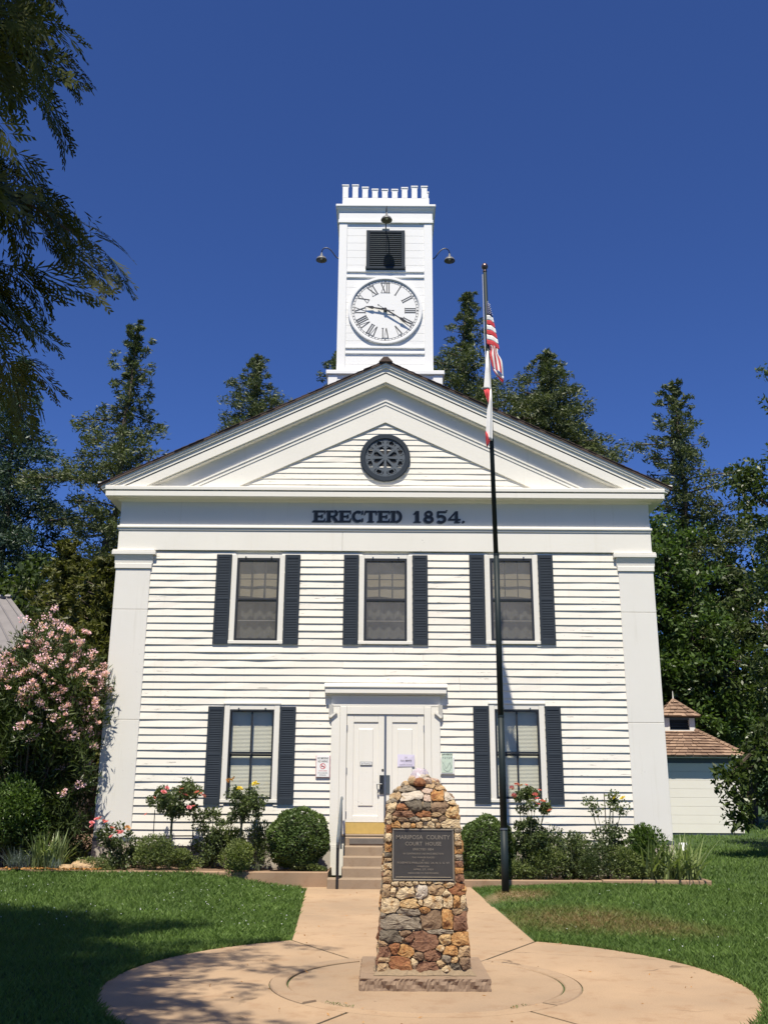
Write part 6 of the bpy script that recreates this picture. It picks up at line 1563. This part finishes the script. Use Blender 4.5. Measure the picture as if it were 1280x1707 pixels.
shrub('green_shrub', 'low groundcover at the foot of the left box bush', (-1.35, 18.78, .30), (.40, .14, .10), 700, .035, .02, 'shrub_leaf', 82, .2, group=SG)

def iris(label, x0, x1, y0, y1, zb, n, hgt, seed, mat='iris_leaf', wd=.028, name='iris_clump', cat='iris', spread=.5):
    rng = np.random.RandomState(seed); t = thing(name, ((x0 + x1) / 2, (y0 + y1) / 2, zb), label, cat); Q = []
    for i in range(n):
        b = np.array([rng.uniform(x0, x1), rng.uniform(y0, y1), zb]); a = rng.uniform(0, 2 * PI); o = np.array([math.cos(a), math.sin(a), 0]) * rng.uniform(.05, spread) * hgt; h = hgt * rng.uniform(.6, 1.1); bend = rng.uniform(0, 1) ** 3
        side = np.array([-math.sin(a + rng.normal(0, .8)), math.cos(a), 0]); side /= np.linalg.norm(side); P_ = []
        for s in (0, .35, .7, 1.0): P_.append(b + o * (s ** 1.6) * (1 + bend) + np.array([0, 0, h * (s - bend * .55 * s ** 3)]))
        W_ = [wd * .8, wd, wd * .75, .003]
        for q in range(3): Q.append([P_[q] - side * W_[q] / 2, P_[q] + side * W_[q] / 2, P_[q + 1] + side * W_[q + 1] / 2, P_[q + 1] - side * W_[q + 1] / 2])
    quads_mesh('blades', np.array(Q), M[mat], t)
iris('sword leaved iris clump spilling over the right end of the kerb', 4.85, 5.85, 18.72, 19.2, .08, 240, .80, 91, wd=.040, spread=.8)
iris('upright iris clump at the left edge of the lawn below the oleander', -6.4, -5.85, 18.55, 18.95, .25, 130, .70, 92, wd=.034, spread=.5)
iris('blue grey tuft of fine grass beside the left iris clump', -6.8, -6.4, 18.5, 18.8, .24, 260, .40, 93, 'blue_grass', .008, 'blue_fescue', 'ornamental grass', .9)
iris('small blue grey grass tuft in front of the left iris clump', -6.0, -5.8, 18.42, 18.55, .24, 120, .2, 94, 'blue_grass', .008, 'blue_fescue', 'ornamental grass', .9)

# oleander
def oleander():
    rng = np.random.RandomState(95); base = (-7.0, 19.6, .3); t = thing('oleander_bush', base, 'tall oleander covered in pink blossom at the left corner of the courthouse', 'oleander')
    ca = MB(); tips = []
    for i in range(95):
        a = rng.uniform(0, 2 * PI); r_ = math.sqrt(rng.rand()) * 1.45; zt = .3 + 4.75 * math.sqrt(max(0, 1 - (r_ / 2.05) ** 2)) * rng.uniform(.72, 1.0)
        e = np.array([base[0] + math.cos(a) * r_, base[1] + math.sin(a) * r_ * .85, zt]); m_ = np.array([base[0] + math.cos(a) * r_ * .45, base[1] + math.sin(a) * r_ * .4, zt * .55])
        ca.tube([(base[0] + rng.normal(0, .25), base[1] + rng.normal(0, .2), .2), tuple(m_), tuple(e)], [.03, .02, .008], 5, False); tips.append(e)
        for q in range(5): s = rng.uniform(.3, .95); tips.append(m_ + (e - m_) * s + rng.normal(0, .22, 3))
        for q in range(2): tips.append(np.array([base[0], base[1], .5]) + (m_ - np.array([base[0], base[1], .5])) * rng.uniform(.2, 1) + rng.normal(0, .3, 3) * np.array([1, 1, .6]))
    tips = np.concatenate([np.array(tips), np.stack([rng.uniform(-8.3, -5.75, 190), rng.uniform(19.2, 20.3, 190), rng.uniform(.35, 2.8, 190)], 1)]); tips = tips[tips[:, 0] < -5.62]
    tag(ca.build('canes', M['wood_dark'], t), kind='stuff')
    quads_mesh('foliage', clump_leaves(tips, .32, 80, rng, .35, .145, .026, .9, .7), M['olean_leaf'], t)
    # blossom clusters near the outer upper tips
    cand = tips[(tips[:, 2] > 1.45)]; outer = ((cand[:, 0] - base[0]) / 1.6) ** 2 + ((cand[:, 1] - base[1]) / 1.4) ** 2 + ((cand[:, 2] - 2.4) / 2.6) ** 2; cand = cand[outer > .38]
    hi = cand[(cand[:, 2] > 2.6) & (rng.rand(len(cand)) < .7)]; hi = hi + rng.normal(0, .16, hi.shape); pick = np.concatenate([cand[rng.rand(len(cand)) < .75], hi]); pick = pick + rng.normal(0, .11, pick.shape) + np.array([0, -.12, .10])
    Q = clump_leaves(pick, .085 * rng.uniform(.5, 1.5, len(pick)), 34, rng, .3, .048, .040, .85, .8); Q2 = Q
    tag(quads_mesh('blossoms', Q2, M['pink'], t), kind='stuff')
oleander()

# rocks of the bed edge and fallen leaves at left, small white box by the corner
for i, (x, y, z_, s_, lab) in enumerate(((-5.42, 18.75, .30, .22, 'rounded tan rock at the left end of the kerb'), (-5.75, 18.6, .26, .16, 'flat tan rock below the left iris clump'), (-5.15, 19.3, .30, .2, 'tan rock against the foot of the left pilaster'))):
    A, F = rock_mesh(np.random.RandomState(200 + i), 2, .2); o = link_mesh('garden_rock', A * np.array((s_ * 1.4, s_, s_ * .6)) + np.array((0, 0, 0)), F, ST['t']); o.location = (x, y, z_); tag(o, lab, 'rock', 'rocks edging the left bed')
r = np.random.RandomState(77); n = 380
c = np.stack([r.uniform(-6.9, -5.1, n), r.uniform(18.3, 18.95, n), np.full(n, .285)], 1); d = unit(n, r); d[:, 2] *= .25; d /= np.linalg.norm(d, axis=1, keepdims=True)
tag(quads_mesh('fallen_leaves', leaf_quads(c + np.array([0, 0, .01]) * r.rand(n, 1), d, .06, .035, r), M['dry_leaf']), 'dry tan leaves scattered on the left bed edge', 'fallen leaves', kind='stuff')
wb = thing('floodlight', (5.72, 19.25, .5), 'small white floodlight on a stake at the right corner of the courthouse', 'floodlight')
mb = MB(); mb.prism_x([(19.20, .62), (19.32, .60), (19.34, .72), (19.23, .76)], 5.64, 5.78); mb.build('housing', M['white'], wb); MB().tube([(5.71, 19.3, .05), (5.71, 19.3, .62)], .015, 6).build('stake', M['steel'], wb)

# ------------------------------------------------------------------ shed at right
SHY = 31.0
shd = thing('shed', (8.8, SHY, .4), 'white board shed with cedar shingle hip roof and small cupola at right', 'shed')
sx0, sx1, sz0, sz1 = 6.3, 11.13, .47, 2.55
nbd = 8; hb = (sz1 - .0 - sz0) / nbd
for i in range(nbd): MB().bevbox(sx0, sx1, SHY, SHY + .03, sz0 + i * hb + .003, sz0 + (i + 1) * hb - .003, .004).build('wall_board', M['trim'], shd)
MB().box(sx0 + .01, sx1 - .01, SHY + .031, SHY + 4.5, sz0, 2.72).build('shed_body', M['trim'], shd)
MB().box(sx0 + .03, sx1 - .05, SHY + .02, SHY + 4.4, .385, .468).build('shed_sill', M['slate_pale'], shd)
MB().bevbox(sx0 - .2, sx1 + .55, SHY - .28, SHY + 4.8, .25, .385, .01).build('shed_slab', M['kerb'], shd)
MB().box(sx0 - .0, sx1 + .02, SHY - .24, SHY - .02, 2.705, 2.735).build('eave_board', M['trim'], shd)
MB().box(sx0, sx1, SHY - .01, SHY + .03, 2.552, 2.70).build('shed_frieze', M['slate_pale'], shd)
def hip(x0, x1, y0, y1, z0, x2, x3, y2, y3, z1): 
    m_ = MB(); m_.add([(x0, y0, z0), (x1, y0, z0), (x1, y1, z0), (x0, y1, z0), (x2, y2, z1), (x3, y2, z1), (x3, y3, z1), (x2, y3, z1)], [(0, 1, 5, 4), (1, 2, 6, 5), (2, 3, 7, 6), (3, 0, 4, 7), (3, 2, 1, 0), (4, 5, 6, 7)]); return m_
RX0, RX1, RY0, RY1 = 6.0, 11.32, SHY - .32, SHY + 5.0
hip(RX0, RX1, RY0, RY1, 2.74, 9.30, 10.36, SHY + 1.55, SHY + 2.60, 3.61).build('roof', M['roofing'], shd)
def shingle_face(a, b, c, d, rows, per, name):
    """rows of separate shingles over the sloped quad a-b (eave) d-c (ridge)"""
    a, b, c, d = map(Vector, (a, b, c, d)); nrm = (b - a).cross(d - a).normalized(); r_ = np.random.RandomState(rows); Q = []
    for i in range(rows):
        t0, t1 = i / rows, min(1, (i + 1.25) / rows); l0, l1 = a.lerp(d, t0), a.lerp(d, t1); r0, r1 = b.lerp(c, t0), b.lerp(c, t1)
        wdt = (r0 - l0).length; n_ = max(3, int(per * wdt)); cuts = np.clip((np.arange(n_ + 1) + r_.uniform(-.25, .25, n_ + 1)) / n_, 0, 1); cuts[0], cuts[-1] = 0, 1
        for u0, u1 in zip(cuts[:-1], cuts[1:]):
            u1 -= .012 / max(wdt, .1); h = .045 + r_.uniform(0, .02); j = r_.uniform(-.015, .015)
            p = [l0.lerp(r0, u0) + (l0 - l1).normalized() * j, l0.lerp(r0, u1) + (l0 - l1).normalized() * j, l1.lerp(r1, u1), l1.lerp(r1, u0)]
            q = [p[0] + nrm * h, p[1] + nrm * h, p[2] + nrm * .008, p[3] + nrm * .008]
            Q.append([tuple(v) for v in q]); Q.append([tuple(p[0]), tuple(p[1]), tuple(q[1]), tuple(q[0])])
    tag(quads_mesh(name, np.array(Q), M['cedar_shingle'], shd), kind='stuff')
shingle_face((RX0, RY0, 2.745), (RX1, RY0, 2.745), (10.36, SHY + 1.55, 3.615), (9.30, SHY + 1.55, 3.615), 9, 4.2, 'roof_shingles')
shingle_face((RX1, RY0, 2.745), (RX1, RY1, 2.745), (10.36, SHY + 2.60, 3.615), (10.36, SHY + 1.55, 3.615), 9, 4.2, 'roof_shingles')
hp = MB()
for (p, q) in (((RX1, RY0, 2.79), (10.36, SHY + 1.55, 3.66)), ((RX0, RY0, 2.79), (9.30, SHY + 1.55, 3.66))):
    p, q = Vector(p), Vector(q)
    for i in range(12):
        a, b = p.lerp(q, i / 12), p.lerp(q, (i + .98) / 12); hp.tube([tuple(a), tuple(b)], [.075, .055], 6)
tag(hp.build('hip_caps', M['cedar_shingle'], shd), kind='stuff')
cp = part('cupola', shd); kx, ky = 9.85, SHY + 2.05
for dx in (-.42, .42):
    for dy in (-.42, .42): MB().box(kx + dx - .09, kx + dx + .09, ky + dy - .09, ky + dy + .09, 3.5, 4.04).build('cupola_post', M['trim'], cp)
MB().box(kx - .5, kx + .5, ky - .5, ky + .5, 3.50, 3.655).build('cupola_sill', M['trim'], cp)
MB().box(kx - .5, kx + .5, ky - .5, ky + .5, 3.99, 4.07).build('cupola_head', M['slate_pale'], cp)
lb = MB()
for i in range(4): lb.box(kx - .33, kx + .33, ky - .40, ky - .36, 3.67 + i * .085, 3.72 + i * .085)
lb.build('cupola_slats', M['slate'], cp); MB().box(kx - .4, kx + .4, ky - .34, ky + .34, 3.655, 3.99).build('cupola_inside', M['dark'], cp)
hip(kx - .66, kx + .66, ky - .66, ky + .66, 4.075, kx - .03, kx + .03, ky - .03, ky + .03, 4.66).build('cupola_roof', M['roofing'], cp)
_s = shd; shingle_face((kx - .66, ky - .66, 4.08), (kx + .66, ky - .66, 4.08), (kx + .03, ky - .03, 4.665), (kx - .03, ky - .03, 4.665), 5, 5, 'cupola_shingles')
shingle_face((kx - .66, ky + .66, 4.08), (kx - .66, ky - .66, 4.08), (kx - .03, ky - .03, 4.665), (kx - .03, ky + .03, 4.665), 5, 5, 'cupola_shingles')
hp = MB()
for sx in (-1, 1):
    p, q = Vector((kx + sx * .66, ky - .66, 4.10)), Vector((kx, ky, 4.70))
    for i in range(6): hp.tube([tuple(p.lerp(q, i / 6)), tuple(p.lerp(q, (i + .97) / 6))], [.05, .04], 6)
hp.build('cupola_hip_caps', M['cedar_shingle'], cp)
MB().tube([(kx, ky, 4.62), (kx, ky, 4.98)], [.03, .008], 6).build('finial', M['trim'], cp)

# ------------------------------------------------------------------ grey roofed building at left
gb = thing('outbuilding', (-14.5, 31, .4), 'small outbuilding with weathered grey seamed metal roof behind the oleander', 'building')
ge = [Vector((-20, 27, 5.0)), Vector((-9.0, 27, 5.0)), Vector((-12.4, 31.5, 7.75)), Vector((-20, 31.5, 7.75))]
MB().add([tuple(p) for p in ge] + [tuple(p - Vector((0, 0, .12))) for p in ge], [(0, 1, 2, 3), (0, 4, 5, 1), (1, 5, 6, 2), (2, 6, 7, 3), (3, 7, 4, 0)]).build('roof', M['metal_roof'], gb)
for i in range(24):
    s = (i + .5) / 24; a = ge[0].lerp(ge[1], s) + Vector((0, 0, .02)); b = ge[3].lerp(ge[2], s) + Vector((0, 0, .02)); MB().tube([tuple(a), tuple(b)], .028, 4).build('roof_seam', M['metal_roof'], gb)
MB().box(-19.5, -10.0, 27.6, 34, .1, 5.02).build('wall', M['wood_dark'], gb)
MB().tube([tuple(ge[2] + Vector((0, 0, .05))), tuple(ge[3] + Vector((0, 0, .05)))], .07, 6).build('ridge_cap', M['metal_roof'], gb)

# ------------------------------------------------------------------ lawn blades and clover
def lawn():
    rng = np.random.RandomState(101); P_ = []
    for (y0, y1, n, half) in ((3.5, 7.4, 26000, .75), (7.4, 10, 60000, .5), (10, 14, 90000, .47), (14, 18.5, 90000, .45), (18.5, 26, 60000, .45), (26, 44, 40000, .44)):
        y = rng.uniform(y0, y1, n); x = rng.uniform(-1, 1, n) * (half * y + .8); keep = ~in_paving(x, y)
        keep &= ~((y > 18.45) & (x > -8.4) & (x < 5.98)); keep &= ~((y > 19.75) & (x < 5.8)); keep &= ~((y > 18.5) & (x < 0))
        keep &= ~((y > 30.6) & (x > 6) & (x < 11.7) & (y < 36)); x, y = x[keep], y[keep]
        P_.append(np.stack([x, y, terr(x, y) - .012], 1))
    # a fringe leaning over the paving edge
    a = rng.uniform(0, 2 * PI, 5000); rr_ = CR + rng.uniform(.0, .06, 5000); x = CX + rr_ * np.cos(a); y = CY + rr_ * np.sin(a); k_ = ~in_paving(x, y) ; P_.append(np.stack([x[k_], y[k_], terr(x[k_], y[k_]) - .012], 1))
    p = np.concatenate(P_); n = len(p); dist = p[:, 1]
    h = rng.uniform(.035, .075, n) * np.interp(dist, [8, 18, 40], [.85, 1.05, 1.5]); w = np.interp(dist, [8, 18, 40], [.006, .011, .03]) * rng.uniform(.7, 1.3, n)
    thin = np.exp(-(((p[:, 0] - 2.1) / .5) ** 2 + ((p[:, 1] - 16.4) / .6) ** 2)); h *= 1 - .55 * thin
    a = rng.uniform(0, 2 * PI, n); side = np.stack([np.cos(a), np.sin(a), np.zeros(n)], 1); lean = rng.normal(0, .45, (n, 2)) * h[:, None]
    tip = p + np.stack([lean[:, 0], lean[:, 1], h], 1); mid_ = p + np.stack([lean[:, 0] * .3, lean[:, 1] * .3, h * .55], 1)
    Q = np.stack([p - side * w[:, None] * .5, p + side * w[:, None] * .5, mid_ + side * w[:, None] * .42, tip], 1)
    tag(quads_mesh('lawn_grass', Q, M['grass']), 'short green grass of the mown lawn around the paving', 'grass', kind='stuff')
    x = np.concatenate([rng.uniform(-6, -1.2, 220), rng.uniform(2, 7, 130)]); y = np.concatenate([rng.uniform(12.6, 18, 220), rng.uniform(9, 18, 130)]); k_ = ~in_paving(x, y); x, y = x[k_], y[k_]
    dn = np.sin(x * 2.1 + 1) * np.sin(y * 1.3) + rng.normal(0, .5, len(x)); k_ = dn > .1; x, y = x[k_], y[k_]; c = np.stack([x, y, terr(x, y) + .055], 1); mb = MB(); A, F = rock_mesh(rng, 0)
    for q in c: mb.add(A * rng.uniform(.004, .008) + q, F)
    tag(mb.build('clover_flowers', M['white']), 'tiny white clover flowers dotted through the lawn', 'clover', kind='stuff')
lawn()
# weeds in the paving joint, front left and right
r = np.random.RandomState(9); mb = []
for (a0, a1, n) in ((226, 240, 90), (300, 312, 60)):
    aa = np.radians(r.uniform(a0, a1, n)); c = np.stack([CX + (R_IN + .0) * np.cos(aa), CY + R_IN * np.sin(aa), np.full(n, .012)], 1) + r.normal(0, .012, (n, 3)) * np.array([1, 1, .3]); mb.append(c)
c = np.concatenate(mb); d = unit(len(c), r); d[:, 2] = abs(d[:, 2]) + .3; d /= np.linalg.norm(d, axis=1, keepdims=True)
tag(quads_mesh('joint_weeds', leaf_quads(c, d, .022, .007, r)[::2], M['shrub_leaf']), 'small weeds growing in the joints of the round paving', 'weeds', kind='stuff')

r = np.random.RandomState(19); n = 110
x = np.concatenate([r.uniform(-1.2, 1.7, 35), CX + r.normal(0, 1.5, 75)]); y = np.concatenate([r.uniform(12, 18, 35), CY + r.normal(0, 1.4, 75)]); k_ = in_paving(x, y) & ~((np.abs(x - MX) < .62) & (np.abs(y - MYC) < .62)); x, y = x[k_], y[k_]
c = np.stack([x, y, np.full(len(x), .012)], 1); d = unit(len(x), r); d[:, 2] *= .2; d /= np.linalg.norm(d, axis=1, keepdims=True)
tag(quads_mesh('leaf_litter', leaf_quads(c, d, r.uniform(.015, .05, len(x)), r.uniform(.006, .018, len(x)), r), M['dry_leaf']), 'tiny dry leaves and bits scattered over the tan paving', 'fallen leaves', kind='stuff')
